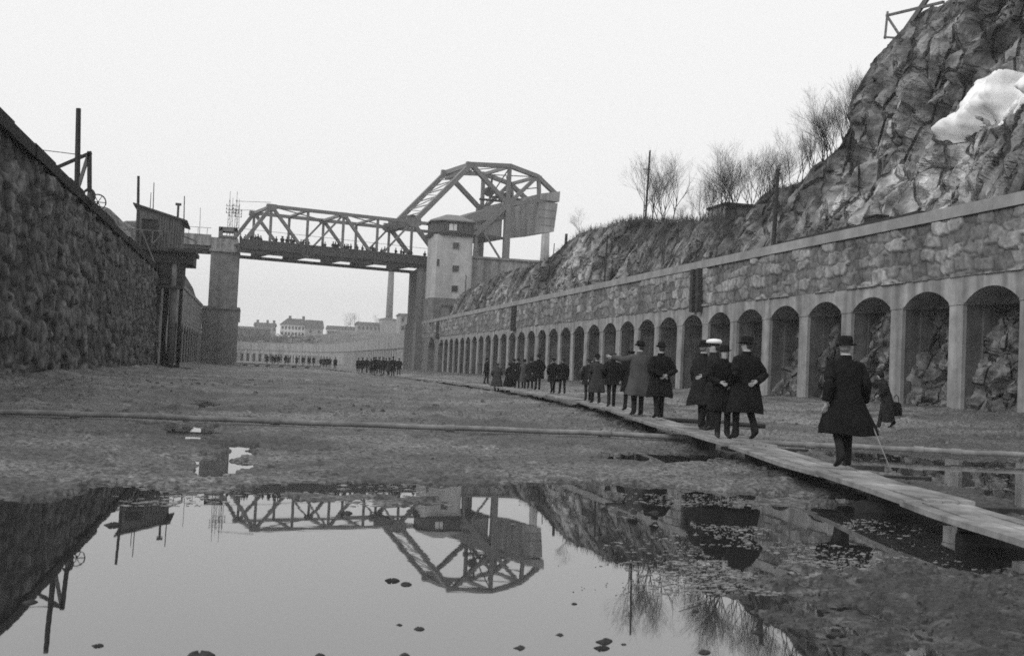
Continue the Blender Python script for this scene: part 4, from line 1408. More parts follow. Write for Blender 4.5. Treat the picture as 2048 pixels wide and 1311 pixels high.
# machine house between the towers
q = MB()
A_ = [(38.2, 26.1), (47.7, 25.7), (47.7, 28.9), (38.4, 27.5)]
q.hexa([B(u, z, .7) for u, z in A_], [B(u, z, 9.9) for u, z in A_])
mh = q.build("machine_house", M['house_g'], br)
q = MB()
A_ = [(37.9, 27.45), (47.8, 28.85), (47.75, 31.6), (45.5, 30.9), (41, 29.2)]
q.hexa([B(u, z, .3) for u, z in A_], [B(u, z, 10.3) for u, z in A_])
q.build("machine_house_roof", M['roof'], br)
q = MB()
q.hexa([B(36.8, 25.2, 0), B(47.8, 25.2, 0), B(47.8, 25.2, BW), B(36.8, 25.2, BW)], [B(36.8, 25.9, 0), B(47.8, 25.6, 0), B(47.8, 25.6, BW), B(36.8, 25.9, BW)])
q.build("machine_floor", M['steel_d'], br)
q = MB()
for k in range(9):
    u = 40.2 + .62 * k
    zz_ = 27.65 + (u - 38.4) * .15 - .95
    q.hexa([B(u, zz_, .66), B(u + .42, zz_, .66), B(u + .42, zz_, .7), B(u, zz_, .7)], [B(u, zz_ + .75, .66), B(u + .42, zz_ + .75, .66), B(u + .42, zz_ + .75, .7), B(u, zz_ + .75, .7)])
q.build("window_band", M['glass_d'], mh)
# wires from the masts to the portal
q = MB()
for z0, z1, w_ in ((30.5, 27.2, .5), (28.6, 27.0, BW)):
    q.tube([ony(471, 402 if w_ < 5 else 420, 190), B(4.5, z1, w_)], .035, n=4)
q.tube([B(-2.2, 22.3, -.5), B(35, 22.0, -.5)], .03, n=4)
tag(q.build("overhead_wire", M['steel_d']), "thin overhead wires between the lattice masts and the bridge portal", "wire")

# spectators along the parapet
rc = random.Random(11)
crowd = []


def tiny_person():
    m = MB()
    k = 12
    for zs in ([(0, .10, .13), (.45, .16, .14), (.8, .20, .15), (1.1, .21, .14), (1.38, .22, .13), (1.46, .09, .08), (1.52, .06, .06), (1.58, .085, .09), (1.66, .09, .10), (1.7, .12, .13), (1.72, .09, .10), (1.8, .07, .08)],):
        m.loft([[(math.cos(2 * math.pi * i / k) * rx, math.sin(2 * math.pi * i / k) * ry, z) for i in range(k)] for z, rx, ry in zs])
    for s in (-1, 1):
        m.tube([(s * .2, 0, 1.38), (s * .28, .06, 1.12), (s * .2, .22, 1.0)], [.07, .06, .05], n=6)
    return m


proto = None
us = sorted([rc.uniform(0, 35) for _ in range(52)])
for i, u in enumerate(us):
    if proto is None:
        proto = tiny_person().build("person", M['coat_k'], None, smooth=True)
        o = proto
    else:
        o = proto.copy()
        COL.objects.link(o)
    p = B(u, 19.9, rc.uniform(-.3, 1.6) if u < 5 or 16 < u < 18 else rc.uniform(-.25, .3))
    o.location = p
    s = rc.uniform(.88, 1.04)
    o.scale = (s, s, s)
    o.rotation_euler = (0, 0, math.pi + rc.uniform(-.8, .8))
    tag(o, "tiny dark spectator looking over the parapet of the steel bridge", "person", "spectators on the bridge")

# ------------------------------------------------------------------ control tower and abutment
ct = thing("control_tower", "tall pale bridge control tower with a glazed cabin under a hipped roof", "tower", (32, 184, 8))


def octo(x0, x1, y0, y1, c, z):
    return [(x0 + c, y0, z), (x1 - c * .4, y0, z), (x1, y0 + c * .4, z), (x1, y1, z), (x0, y1, z), (x0, y0 + c, z)]


m_ = MB(); m_.hexa(octo(28.5, 35.3, 182, 189, .55, 7), octo(28.6, 35.2, 182.05, 189, .55, 23.6)); sh_ = m_.build("shaft", M['plaster'], ct)
m_ = MB(); m_.hexa(octo(28.2, 35.6, 181.7, 189.3, 1.6, 23.5), octo(28.0, 35.8, 181.5, 189.5, 1.6, 23.95)); m_.build("cornice", M['steel_d'], ct)
m_ = MB(); m_.hexa(octo(28.45, 35.35, 181.95, 189, 1.55, 23.95), octo(28.45, 35.35, 181.95, 189, 1.55, 25.9)); cb_ = m_.build("cabin", M['roof_d'], ct)
m_ = MB()
o0 = octo(28.0, 35.8, 181.5, 189.5, 1.6, 25.9)
o1 = octo(30.9, 33.0, 184.6, 186.4, .3, 27.35)
m_.hexa(o0, [(x, y, 26.1) for x, y, z in o0]); m_.hexa([(x, y, 26.1) for x, y, z in o0], o1)
m_.build("roof", M['roof'], ct)
for x0, x1 in ((30.15, 30.9), (31.0, 31.65), (31.75, 32.3), (32.6, 33.3), (33.5, 34.2), (34.35, 34.9)):
    m_ = MB(); m_.box((x0, 181.90, 24.35), (x1, 181.94, 25.45))
    w_ = m_.build("cabin_window", M['white'] if x0 in (31.0, 31.75) else M['glass_d'], ct)  # two panes coloured white to look lit; brightness is in the colour
for x, y in ((912, 491), (911, 537), (909, 577)):
    q = ony(x, y, 182)
    m_ = MB(); m_.box((q[0] - .62, 181.96, q[2] - .62), (q[0] + .62, 182.06, q[2] + .62)); wf = m_.build("window", M['plaster'], ct)
    m_ = MB(); m_.box((q[0] - .52, 181.92, q[2] - .52), (q[0] + .52, 181.955, q[2] + .52)); m_.build("pane", M['glass_d'], wf)
m_ = MB(); m_.hexa([(29.2, 182.1, 18.2), (29.6, 182.1, 18.2), (29.6, 181.98, 18.2), (29.2, 181.98, 18.2)], [(29.2, 182.1, 19.4), (29.6, 182.1, 19.4), (29.6, 181.98, 19.4), (29.2, 181.98, 19.4)]); m_.build("slot_window", M['glass_d'], ct)
m_ = MB(); m_.hexa(octo(28.3, 35.5, 181.8, 189, .6, 7), octo(28.3, 35.5, 181.8, 189, .6, 12.9)); m_.build("base", M['granite_d'], ct)
m_ = MB(); m_.tube([(34.2, 181.6, 9), (34.2, 181.65, 17)], .09, n=6); m_.build("drainpipe", M['steel_d'], ct)
# low shelter at the foot
sh = thing("shelter", "small low shelter with dark ends at the foot of the control tower", "shelter", (32, 181, 9.1))
m_ = MB(); m_.box((30.2, 179.5, 9.1), (33.6, 181.2, 11.4)); m_.build("wall", M['granite_d'], sh)
m_ = MB(); m_.box((30.0, 179.3, 11.4), (33.9, 181.4, 11.65)); m_.build("roof", M['roof_d'], sh)
m_ = MB(); m_.box((31.3, 179.44, 10.0), (31.8, 179.49, 11.2)); m_.build("window", M['glass_d'], sh)
m_ = MB(); m_.box((32.9, 179.44, 9.1), (33.5, 179.49, 11.0)); m_.build("door", M['timber_d'], sh)

ab = thing("abutment", "concrete bridge abutment with a dark arched opening beside the control tower", "abutment", (38, 190, 8))
m_ = MB()
m_.box((27.5, 191.4, 9.0), (28.45, 203, 18.5))
m_.box((27.3, 190.6, 9.0), (28.9, 191.4, 17.9))
m_.build("bridge_seat", M['granite_d'], ab)
m_ = MB()
yA = 184.5
m_.box((39.3, yA, 7), (58, 199, 20.2))
m_.box((35.25, yA, 7), (35.5, 199, 20.2))
q = MB()
n = 12
for k in range(n):
    f0, f1_ = k / n * 2 - 1, (k + 1) / n * 2 - 1
    z0, z1 = 13.2 + 1.5 * math.sqrt(1 - f0 * f0), 13.2 + 1.5 * math.sqrt(1 - f1_ * f1_)
    x0, x1 = 37.4 + 1.9 * f0, 37.4 + 1.9 * f1_
    m_.hexa([(x0, yA, z0), (x1, yA, z1), (x1, 199, z1), (x0, 199, z0)], [(x0, yA, 20.2), (x1, yA, 20.2), (x1, 199, 20.2), (x0, 199, 20.2)])
m_.box((35.45, 192, 7), (39.35, 199, 14.8))
m_.build("wall", M['conc'], ab)
m_ = MB(); m_.box((35.3, yA - .3, 20.2), (58, yA + .5, 20.55)); m_.build("coping", M['coping'], ab)

# ------------------------------------------------------------------ shed on its platform, left
sd = thing("shed", "dark board shed with sloping roof on a platform over the left quay wall", "shed", (-8.5, 102, 10.6))
ZF = 10.7
m_ = MB()
m_.hexa([(-10.5, 100.5, ZF), (-6.7, 100.5, ZF), (-6.7, 105, ZF), (-10.5, 105, ZF)], [(-10.5, 100.5, 14.2), (-6.7, 100.5, 13.2), (-6.7, 105, 13.0), (-10.5, 105, 14.0)])
wl_ = m_.build("wall", M['timber'], sd)
m_ = MB(); m_.hexa([(-10.8, 100.2, 14.3), (-6.2, 100.2, 13.08), (-6.2, 105.3, 12.95), (-10.8, 105.3, 14.1)], [(-10.8, 100.2, 14.44), (-6.2, 100.2, 13.22), (-6.2, 105.3, 13.1), (-10.8, 105.3, 14.25)]); m_.build("roof", M['roof_d'], sd)
m_ = MB(); m_.box((-9.95, 100.44, ZF + .05), (-8.75, 100.49, ZF + 2.35)); m_.build("door_opening", M['shoe'], sd)
m_ = MB(); m_.box((-10.0, 100.38, ZF), (-9.92, 100.44, ZF + 2.4)); m_.box((-8.78, 100.38, ZF), (-8.70, 100.44, ZF + 2.4)); m_.box((-10.0, 100.38, ZF + 2.35), (-8.70, 100.44, ZF + 2.45)); m_.build("door_frame", M['timber_d'], sd)
m_ = MB()
for k in range(9):
    x = -8.6 + k * .22
    m_.box((x, 100.46, ZF + .02), (x + .03, 100.495, 13.1 + (-(x + 6.7)) * .26))
m_.build("batten", M['timber_d'], sd)
m_ = MB(); m_.tube([(-7.1, 101.3, 13.0), (-7.1, 101.3, 14.7)], .10, n=8); m_.tube([(-7.35, 101.3, 14.7), (-6.85, 101.3, 14.7)], .12, n=8); m_.build("stovepipe", M['steel_d'], sd)
pf = thing("platform", "dark timber platform carried on posts and hoses in front of the left quay wall", "platform", (-8, 103, 5))
m_ = MB(); m_.box((-10.8, 99.6, ZF - .35), (-5.3, 106, ZF - .05)); m_.build("floor", M['timber_d'], pf)
m_ = MB(); m_.box((-9.8, 100.2, 9.4), (-5.5, 105.4, ZF - .36)); m_.box((-9.0, 100.4, 7.4), (-6.3, 103.4, 9.4)); m_.build("under_frame", M['timber_d'], pf)
for x, y, r in ((-7.05, 100.6, .30), (-7.75, 101.6, .20), (-6.55, 103.0, .16)):
    m_ = MB(); m_.tube([(x, y, -.3), (x, y, 9.6)], r, n=12); m_.build("post", M['granite_d'] if r > .29 else M['timber_d'], pf, smooth=True)
m_ = MB(); m_.box((-7.6, 100.1, -.2), (-6.2, 101.3, .5)); m_.box((-7.9, 100.3, .2), (-5.2, 101.6, .3)); m_.build("footing", M['timber_d'], pf)
m_ = MB()
for k, (x0, sg) in enumerate(((-8.3, .25), (-8.9, -.2), (-7.5, .15))):
    m_.tube([(x0 + sg * math.sin(j * .8) * (j / 10), 100.3 + .2 * k, 8.0 - j * .8) for j in range(11)], .10, n=6)
m_.build("hose", M['timber_d'], pf, smooth=True)
m_ = MB()
for a, b in (((-10.7, 99.7, ZF), (-10.7, 99.7, ZF + 1.4)), ((-9.0, 99.7, ZF), (-9.0, 99.7, ZF + 1.4)), ((-10.7, 99.7, ZF + 1.35), (-7.6, 99.7, ZF + 1.35)), ((-7.6, 99.7, ZF), (-7.6, 99.7, ZF + 1.4)), ((-9.0, 99.7, ZF + .1), (-7.7, 99.7, ZF + 1.9)), ((-9.9, 99.5, ZF + 1.3), (-8.5, 99.5, 8.9)), ((-8.5, 99.5, 8.9), (-8.1, 99.5, 8.9)), ((-6.6, 101, ZF + 1.2), (-5.4, 101, ZF + .8)), ((-5.4, 101, ZF - .2), (-5.4, 101, ZF + .8))):
    m_.bar(a, b, .11)
m_.build("railing", M['timber'], pf)
m_ = MB(); m_.box((-9.4, 100.0, 7.2), (-6.2, 101.4, 7.4)); m_.tube([(-8.5, 100.2, 7.4), (-8.5, 100.2, 8.1), (-8.2, 100.2, 8.4)], .2, n=8); m_.tube([(-7.9, 100.2, 7.8), (-7.9, 100.9, 7.8)], .3, n=12); m_.build("pump", M['steel_d'], pf)
for (x, yt, yb, r, Y, lab) in ((277, 352, 505, .15, 99.8, "thick dark pole rising past the left end of the shed roof"), (308, 365, 425, .05, 106, "thin rod standing behind the shed roof, taller right one of two"), (302, 385, 423, .04, 106, "thin rod standing behind the shed roof, shorter left one of two"), (369, 392, 470, .06, 106, "thin leaning rod just right of the shed"), (401, 415, 470, .04, 150, "faint thin rod on the approach span right of the shed")):
    a, b = Vector(ony(x, yt, Y)), Vector(ony(x - 2, yb, Y))
    m_ = MB(); m_.tube([b, a], [r, r * .8], n=6)
    tag(m_.build("pole", M['timber_d']), lab, "pole")

# ------------------------------------------------------------------ small derrick on the left wall
dk = thing("derrick", "small timber derrick with tall pole and hook block on the left quay wall", "derrick", (-8.9, 58, 9))


def D(x, y, Y=58): return Vector(ony(x, y, Y))


m_ = MB(); m_.tube([D(154, 384), D(157, 217)], [.14, .12], n=8); m_.build("mast", M['timber_d'], dk)
m_ = MB(); m_.bar(D(88, 346), D(183, 305), .17, .15); m_.build("jib", M['timber_d'], dk)
m_ = MB(); m_.bar(D(153, 386), D(178, 306), .20, .16); m_.build("strut", M['timber'], dk)
m_ = MB(); m_.bar(D(179, 303), D(179, 384), .20, .2); m_.build("hanger", M['timber_d'], dk)
m_ = MB()
c = D(178, 392)
m_.tube([c + Vector((.26 * math.cos(a), 0, .34 * math.sin(a))) for a in [2 * math.pi * k / 16 for k in range(17)]], .07, n=6)
m_.tube([D(180, 385), D(180, 400), D(187, 408)], [.12, .2, .14], n=8)
m_.build("hook_block", M['steel_d'], dk)
m_ = MB(); m_.tube([D(84, 300), D(180, 312)], .02, n=4); m_.build("guy_wire", M['steel_d'], dk)
m_ = MB()
c = D(196, 404)
m_.tube([c + Vector((.36 * math.cos(a), .1 * math.cos(a), .38 * math.sin(a))) for a in [2 * math.pi * k / 24 for k in range(25)]], .035, n=6)
for k in range(3):
    a = math.pi * k / 3
    m_.bar(c - Vector((.36 * math.cos(a), .1 * math.cos(a), .38 * math.sin(a))), c + Vector((.36 * math.cos(a), .1 * math.cos(a), .38 * math.sin(a))), .035)
m_.tube([c, c + Vector((-.1, .6, 0))], .05, n=6)
tag(m_.build("hand_wheel", M['steel_d']), "spoked iron hand wheel standing at the edge of the left quay wall", "wheel")
m_ = MB(); m_.tube([D(110, 345, 54), D(66, 290, 54)], [.2, .17], n=8)
tag(m_.build("bollard_post", M['timber_d']), "thick short leaning post on the left wall nearest the camera", "post")

# ------------------------------------------------------------------ right rock hill
KS, OFF = .45, 30 - 9 * .45


def onslope(x, y, k=KS, off=OFF):
    d = ray(x, y)
    n = np.array([1, 0, -k])
    t = (off - n @ CC) / (n @ d)
    return CC + t * d


ys, zs = zip(*((20, 24), (46.8, 22.4), (50, 22.9), (52.5, 23.1), (54.6, 23.0), (56.0, 22.5), (56.9, 21.7), (57.3, 20.6), (57.45, 19.0), (57.6, 17.4), (57.9, 16.2), (58.4, 15.4), (60, 14.9), (61.3, 14.6), (62.5, 14.0), (66.5, 14.15), (67.2, 13.7), (67.7, 12.4),
                (73, 12.8), (83, 13.9), (97, 15.7), (112, 16.4), (118, 16.1), (120.5, 15.0), (123, 14.3), (130, 14.3), (148, 14.7), (190, 12)))
yy = np.concatenate([np.arange(20, 38, .4), np.arange(38, 72, .13), np.arange(72, 110, .22), np.arange(110, 172, .4)])
vv = np.linspace(0, 1, 130)
back = np.concatenate([[.4, 1, 2, 3.5, 5.5, 8, 11, 15, 20, 27, 36, 48, 62, 80]])
zc = np.interp(yy, ys, zs)
zc = zc + np.where(yy < 57, .75, .3) * fbm(yy * .45, yy * 0, 5, 301, .6)
xf = 30.0 + .5 * fbm(yy * .11, yy * 0 + 3, 3, 305)
V_, YY = np.meshgrid(vv, yy)
ZC = zc[:, None]
hgt_ = ZC - 9.0
strat = fbm(YY * .10 + V_ * .9, V_ * hgt_ * .14 - YY * .05, 4, 311, .5)
prof = V_ ** 1.25
X = xf[:, None] + (ZC - 9) * KS * (.25 * V_ + .75 * prof)
Z = 8.9 + hgt_ * V_ ** .92
wq = 1.7 * fbm(YY * .16, Z * .16, 5, 318, .6)
Q = YY + Z * .20 + wq                                           # the joints lean with the rock
Z2 = Z + .6 * fbm(YY * .35 + 9, Z * .35, 4, 319, .6)
h1, id1, e1 = facets(Q * .22, Z2 * .13 + YY * .05, 328, .55)
h2, id2, e2 = facets(Q * .66 + 3, Z2 * .25 + YY * .12, 331, .55)
h3, id3, e3 = facets(Q * 1.9 + 7, Z2 * .5 + YY * .3, 341, .5)
n3 = fbm(Q * 1.4, Z * .9, 5, 346, .62)
h1, h2, h3 = h1 * np.clip(e1 * 3.5, 0, 1), h2 * np.clip(e2 * 3, 0, 1), h3 * np.clip(e3 * 2.5, 0, 1)
crack = np.clip(e2 * 6, 0, 1) * np.clip(e1 * 9, 0, 1)
idh = .5 * id1 + .5 * id2
env = np.clip(V_ * 8, 0, 1) * (.22 + .78 * np.clip((1 - V_) * 6, 0, 1))
disp = 2.6 * h1 + 1.7 * h2
disp = np.where(disp > 0, .5 * np.tanh(disp / .9), 1.1 * disp) + .65 * h3 + .30 * n3 - .25 * (1 - crack)
X = X - env * disp * np.clip(hgt_ / 8, .4, 1.1)
strat = fbm(Q * .33, Z * .07, 4, 311, .55)
Xb = X[:, -1:] + back[None, :]
YB = np.repeat(yy[:, None], len(back), 1)
gain = np.interp(yy, [20, 50, 57, 59, 75, 100, 130, 172], [.35, .30, .20, .12, .06, .04, .02, .0])
Zb = Z[:, -1:] + back[None, :] * gain[:, None] + .5 * fbm(YB * .3, Xb * .3, 3, 361) * np.clip(back / 4, 0, 1)[None, :] - .15
XX = np.concatenate([X, Xb], 1)
YYc = np.concatenate([YY, YB], 1)
ZZc = np.concatenate([Z, Zb], 1)
tint = .5 + .8 * np.clip(.45 + 1.3 * strat + .7 * n3, 0, 1.3)
tint = tint * (.55 + .9 * idh) * (.45 + .55 * crack) * (.8 + .4 * id3)
tint = tint * np.clip(1.25 - .5 * V_, .6, 1.25)
tb = np.full(Xb.shape, .30)
tint = np.concatenate([tint, tb], 1)
# dark lichen and soil along the brow
brow = np.clip((np.concatenate([V_, np.ones(Xb.shape)], 1) - .80) * 5 + .6 * fbm(YYc * .3, ZZc * .3, 4, 371), 0, 1)
tint = tint * (1 - .35 * brow)
dscrub = ((YYc > 74) & (YYc < 96)) * np.clip((np.concatenate([V_, np.ones(Xb.shape)], 1) - .55) * 3, 0, 1)
tint = tint * (1 - .35 * dscrub)
grid_obj("cliff", XX, YYc, ZZc, M['rock'], None, tint, smooth=False)["kind"] = "structure"
m_ = MB(); m_.box((XR + 1.39, 15, 5), (34, 186, 9.0)); tag(m_.build("embankment", M['terrain']), kind="structure")


def crest(y):
    i = int(np.argmin(np.abs(yy - y)))
    return Vector((X[i, -1], yy[i], Z[i, -1])), float(gain[i])


def on_hill(x, yb, extra=2.5):
    """the point a little behind the brow of the hill that lies in the direction of a pixel"""
    d = ray(x, yb)
    best, bp = 1e9, None
    for yq in np.arange(40, 170, .25):
        c, g = crest(yq)
        t = (c.x + extra - CC[0]) / d[0]
        yv = CC[1] + t * d[1]
        e = abs(yv - yq)
        if e < best:
            best, bp = e, Vector((c.x + extra, yq, c.z + extra * g - .25))
    return bp


# old snow in a hollow of the rock
pts2 = [(1890, 262), (1898, 232), (1925, 218), (1930, 205), (1922, 180), (1926, 158), (1965, 150), (2010, 143), (2150, 130), (2150, 205), (2040, 215), (2010, 228), (1975, 234), (1945, 238), (1915, 262), (1900, 272)]
spoly = [(p[1], p[2]) for p in (onslope(*q) for q in pts2)]
gy, gz = np.meshgrid(np.arange(min(p[0] for p in spoly) - .3, max(p[0] for p in spoly) + .3, .12), np.arange(min(p[1] for p in spoly) - .3, max(p[1] for p in spoly) + .3, .12))
gx = np.zeros(gy.shape)
for j in range(gy.shape[1]):
    i_ = int(np.argmin(np.abs(yy - gy[0, j])))
    gx[:, j] = np.interp(gz[:, j], np.maximum.accumulate(Z[i_]), X[i_])
sdv = poly_sd(gy, gz, spoly) + .30 * fbm(gy * 1.4, gz * 1.4, 5, 701, .6)
thick = np.clip(sdv, -.4, .7)
thick = np.where(thick > 0, .16 * (1 - np.exp(-thick * 4)), thick * .8)
grid_obj("snow", gx - thick * (1 + .6 * fbm(gy * .9, gz * .9, 3, 703)) - .02 + .10 * fbm(gy * 1.6, gz * 2.2, 5, 702, .6), gy, gz, M['snow'])["kind"] = "stuff"

# timber frame at the top of the cliff
tf = thing("timber_trestle", "light timber trestle frame jutting from the brow of the cliff against the sky", "trestle", onslope(1815, 75))


def T(x, y): return Vector(onslope(x, y)) + Vector((-.4, 0, 0))


for nm_, a, b, w_ in (("brace", (1808, 84), (1880, -20), .24), ("rail", (1785, 33), (1900, 6), .14), ("post", (1787, 26), (1782, 78), .13), ("rail", (1781, 76), (1812, 78), .12), ("brace", (1788, 37), (1814, 76), .11), ("post", (1921, -20), (1921, 8), .14), ("post", (1931, -20), (1932, 8), .14)):
    m_ = MB(); m_.bar(T(*a), T(*b), w_); m_.build(nm_, M['timber'], tf)

# hut among the trees
p = on_hill(1468, 432, 3.0)
d_ = (p - Vector(CC)).length / FPX
hz = p.z
hu = thing("hut", "small flat roofed hut half hidden among bare trees on the hill", "hut", p)
wd = 62 * d_
m_ = MB(); m_.box((p.x - wd * .5, p.y - 1.0, hz - .6), (p.x + wd * .5, p.y + 2.0, hz + 34 * d_)); m_.build("wall", M['house_g'], hu)
m_ = MB(); m_.box((p.x - wd * .55, p.y - 1.3, hz + 34 * d_), (p.x + wd * .55, p.y + 2.2, hz + 38 * d_)); m_.build("roof", M['roof_d'], hu)
m_ = MB(); m_.box((p.x - wd * .46, p.y - 1.06, hz - .3), (p.x - wd * .12, p.y - 1.0, hz + 30 * d_)); m_.build("door", M['timber_d'], hu)
for x, yt, yb, r, ex, lab in ((1547, 341, 480, .14, -1.9, "thick dark post standing before the rock behind the wall top"), (1290, 294, 443, .11, 2.0, "tall thin telegraph pole with a small crossarm between two bare trees"), (1131, 433, 481, .20, 1.5, "thick short post on the brow of the rock right of the pale chimney"), (1209, 470, 556, .09, -2.5, "thin pole standing before the far rock face above the wall"), (1106, 462, 515, .07, 3.0, "thin pole just right of the pale chimney")):
    p = on_hill(x, yb, ex) if ex > 0 else Vector(onx(x, yb, XR + 1.1))
    L = (p - Vector(CC)).length / FPX * (yb - yt)
    m_ = MB(); m_.tube([p + Vector((0, 0, -.4)), p + Vector((.03 * L, 0, L))], [r, r * .8], n=8)
    if x == 1290:
        m_.bar(p + Vector((-.35, 0, L * .745)), p + Vector((.35, 0, L * .745)), .08)
    tag(m_.build("telegraph_pole" if x == 1290 else "pole", M['timber_d']), lab, "pole")


# ------------------------------------------------------------------ bare trees
def make_tree(seed, H, spread=.5, multi=1, dense=1.0):
    r = random.Random(seed)
    tr, crn = MB(), MB()
    cnt = [0]

    queue = []

    def grow(p, d, L, rad, lev):
        n = 4 if lev < 4 else 2
        pts, rads = [p], [rad]
        q, dd = p, d
        for i in range(n):
            dd = (dd + Vector((r.gauss(0, .10), r.gauss(0, .10), .05 if lev < 3 else .02))).normalized()
            q = q + dd * (L / n)
            pts.append(q)
            rads.append(rad * (1 - .42 * (i + 1) / n))
        (tr if lev < 1 else crn).tube(pts, rads, n=6 if lev < 2 else (4 if lev < 4 else 3), cap=False)
        if lev >= 7:
            return
        nb = 6 if lev == 0 else 4 if lev < 3 else 3
        for k in range(nb):
            f = r.uniform(.45, .98) if k else 1.0
            i = min(int(f * n), n - 1)
            bp = pts[i].lerp(pts[i + 1], f * n - i)
            side = dd.orthogonal().normalized()
            side.rotate(Matrix.Rotation(r.uniform(0, 6.28), 3, dd))
            sp = spread * r.uniform(.7, 1.5) * (.5 if k == 0 else 1)
            nd = (dd + side * sp + Vector((0, 0, .10))).normalized()
            queue.append((bp, nd, L * r.uniform(.55, .80), max(rads[i] * r.uniform(.5, .66), .006), lev + 1))
    for k in range(multi):
        a = 6.28 * k / multi + r.random()
        m1 = multi > 1
        queue.append((Vector((.25 * math.cos(a) * m1, .25 * math.sin(a) * m1, -.3)), Vector((.22 * math.cos(a) * m1, .22 * math.sin(a) * m1, 1)).normalized(), H * .46, .012 * H * (.75 if m1 else 1), 0))
    while queue and cnt[0] < 1200:
        cnt[0] += 1
        grow(*queue.pop(0))
    zmax = max(v[2] for v in crn.v)
    s = H / zmax
    for m in (tr, crn):
        m.v = [(x * s, y * s, z * s) for x, y, z in m.v]
    return tr, crn


TREEP = []
for k, (sp, mu) in enumerate(((.50, 1), (.55, 2), (.40, 2), (.44, 1), (.48, 3))):
    TREEP.append([make_tree(100 + k, 10, sp, mu), None])
trees = [(1268, 442, 300, 0, "broad bare tree left of the telegraph pole on the hill"), (1301, 446, 298, 2, "bare tree right against the telegraph pole's right side"), (1316, 447, 296, 1, "wide bare tree leaning out right of the telegraph pole"),
         (1368, 442, 372, 2, "low bare sapling at the left end of the tree row"), (1390, 440, 340, 3, "small bare tree left of the hut in the row"), (1408, 438, 322, 4, "bushy many stemmed bare tree left of the hut"), (1430, 437, 284, 2, "tall slender bare tree just left of the hut"), (1453, 436, 283, 0, "tall bare tree in front of the hut"),
         (1492, 430, 300, 3, "bare tree right of the hut"), (1520, 395, 276, 4, "bare tree with many stems above the rock knob's left edge"), (1540, 380, 288, 1, "bare tree rising behind the rock knob"), (1578, 352, 268, 3, "bare tree above the rock knob's right side"), (1598, 345, 250, 2, "thin leaning bare tree low on the rising brow"),
         (1622, 326, 212, 4, "dense many stemmed bare tree on the rising brow"), (1640, 314, 186, 0, "tall bare tree in the middle of the rising brow"), (1655, 306, 200, 2, "bare tree next to the tallest one on the brow"), (1676, 294, 148, 3, "tallest bare tree nearest the dark cliff nose"), (1692, 284, 178, 1, "last bare tree against the dark cliff nose"),
         (1282, 443, 318, 3, "slim bare tree between the two broad ones at the telegraph pole"), (1340, 444, 392, 4, "low bushy bare tree right of the telegraph pole trees"), (1382, 441, 356, 1, "low forked bare tree at the start of the tree row"), (1418, 438, 300, 3, "straight bare tree a little left of the hut"), (1442, 437, 300, 1, "forked bare tree before the hut's left corner"),
         (1475, 432, 292, 2, "slender bare tree behind the hut roof"), (1507, 425, 290, 1, "forked bare tree right of the hut near the rock knob"), (1560, 364, 262, 2, "slender bare tree on the middle of the rock knob"), (1610, 338, 222, 2, "slender bare tree where the brow begins to climb"), (1631, 320, 205, 3, "straight bare tree below the middle of the rising brow"), (1666, 301, 168, 2, "slender bare tree beside the tallest one on the brow"), (1684, 290, 165, 4, "many stemmed bare tree next to the last one on the brow"),
         (1145, 470, 412, 0, "small faint bare tree on the far left brow of the hill")]
for x, yb_, yt_, k, lab in trees:
    p = Vector(onslope(x, yb_ + 4)) + Vector((.9, 0, -.25))
    H = (p - Vector(CC)).length / FPX * (yb_ + 4 - yt_) * (1.08 if x < 1560 else 1.22)
    tq = TREEP[k]
    if tq[1] is None:
        o = thing("bare_tree", lab, "tree", p, 0, "bare trees on the right hill")
        for m, nm_ in zip(tq[0], ("trunk", "crown")):
            m.build(nm_, M['bark'], o, local=True)
        tq[1] = o
    else:
        o = copy_tree(tq[1])
        o["label"] = lab
    o["group"] = "bare trees on the right hill"
    o.location = p
    o.rotation_euler = (0, 0, rr_.uniform(0, 6.28))
    s = H / 10
    o.scale = (s, s, s)
# low scrub along the brow
m_ = MB()
rs = random.Random(21)
for i in range(1700):
    yq = rs.choice([rs.uniform(70, 100), rs.uniform(70, 100), rs.uniform(58, 72), rs.uniform(100, 132)])
    c, g = crest(yq)
    ex = rs.uniform(-.9, 2.5) if not 72 < yq < 90 else rs.uniform(-2.4, 2.5)
    i_ = int(np.argmin(np.abs(yy - yq)))
    if ex < 0:
        j = int(np.argmin(np.abs(X[i_] - (c.x + ex))))
        base = Vector((X[i_, j], yq, Z[i_, j]))
    else:
        base = c + Vector((ex, 0, ex * g))
    h_ = rs.uniform(.25, .9) if yq > 70 else rs.uniform(.15, .5)
    for k in range(5):
        t_ = base + Vector((rs.gauss(0, .25), rs.gauss(0, .25), h_ * rs.uniform(.5, 1)))
        e_ = Vector((rs.gauss(0, .02), rs.gauss(0, .02), 0)) + Vector((.018, -.006, 0))
        m_.add([base - Vector((0, 0, .15)), base - Vector((0, 0, .15)) + e_, t_ + e_ * .3, t_], [(0, 1, 2, 3)])
tag(m_.build("scrub", M['scrub']), kind="stuff")

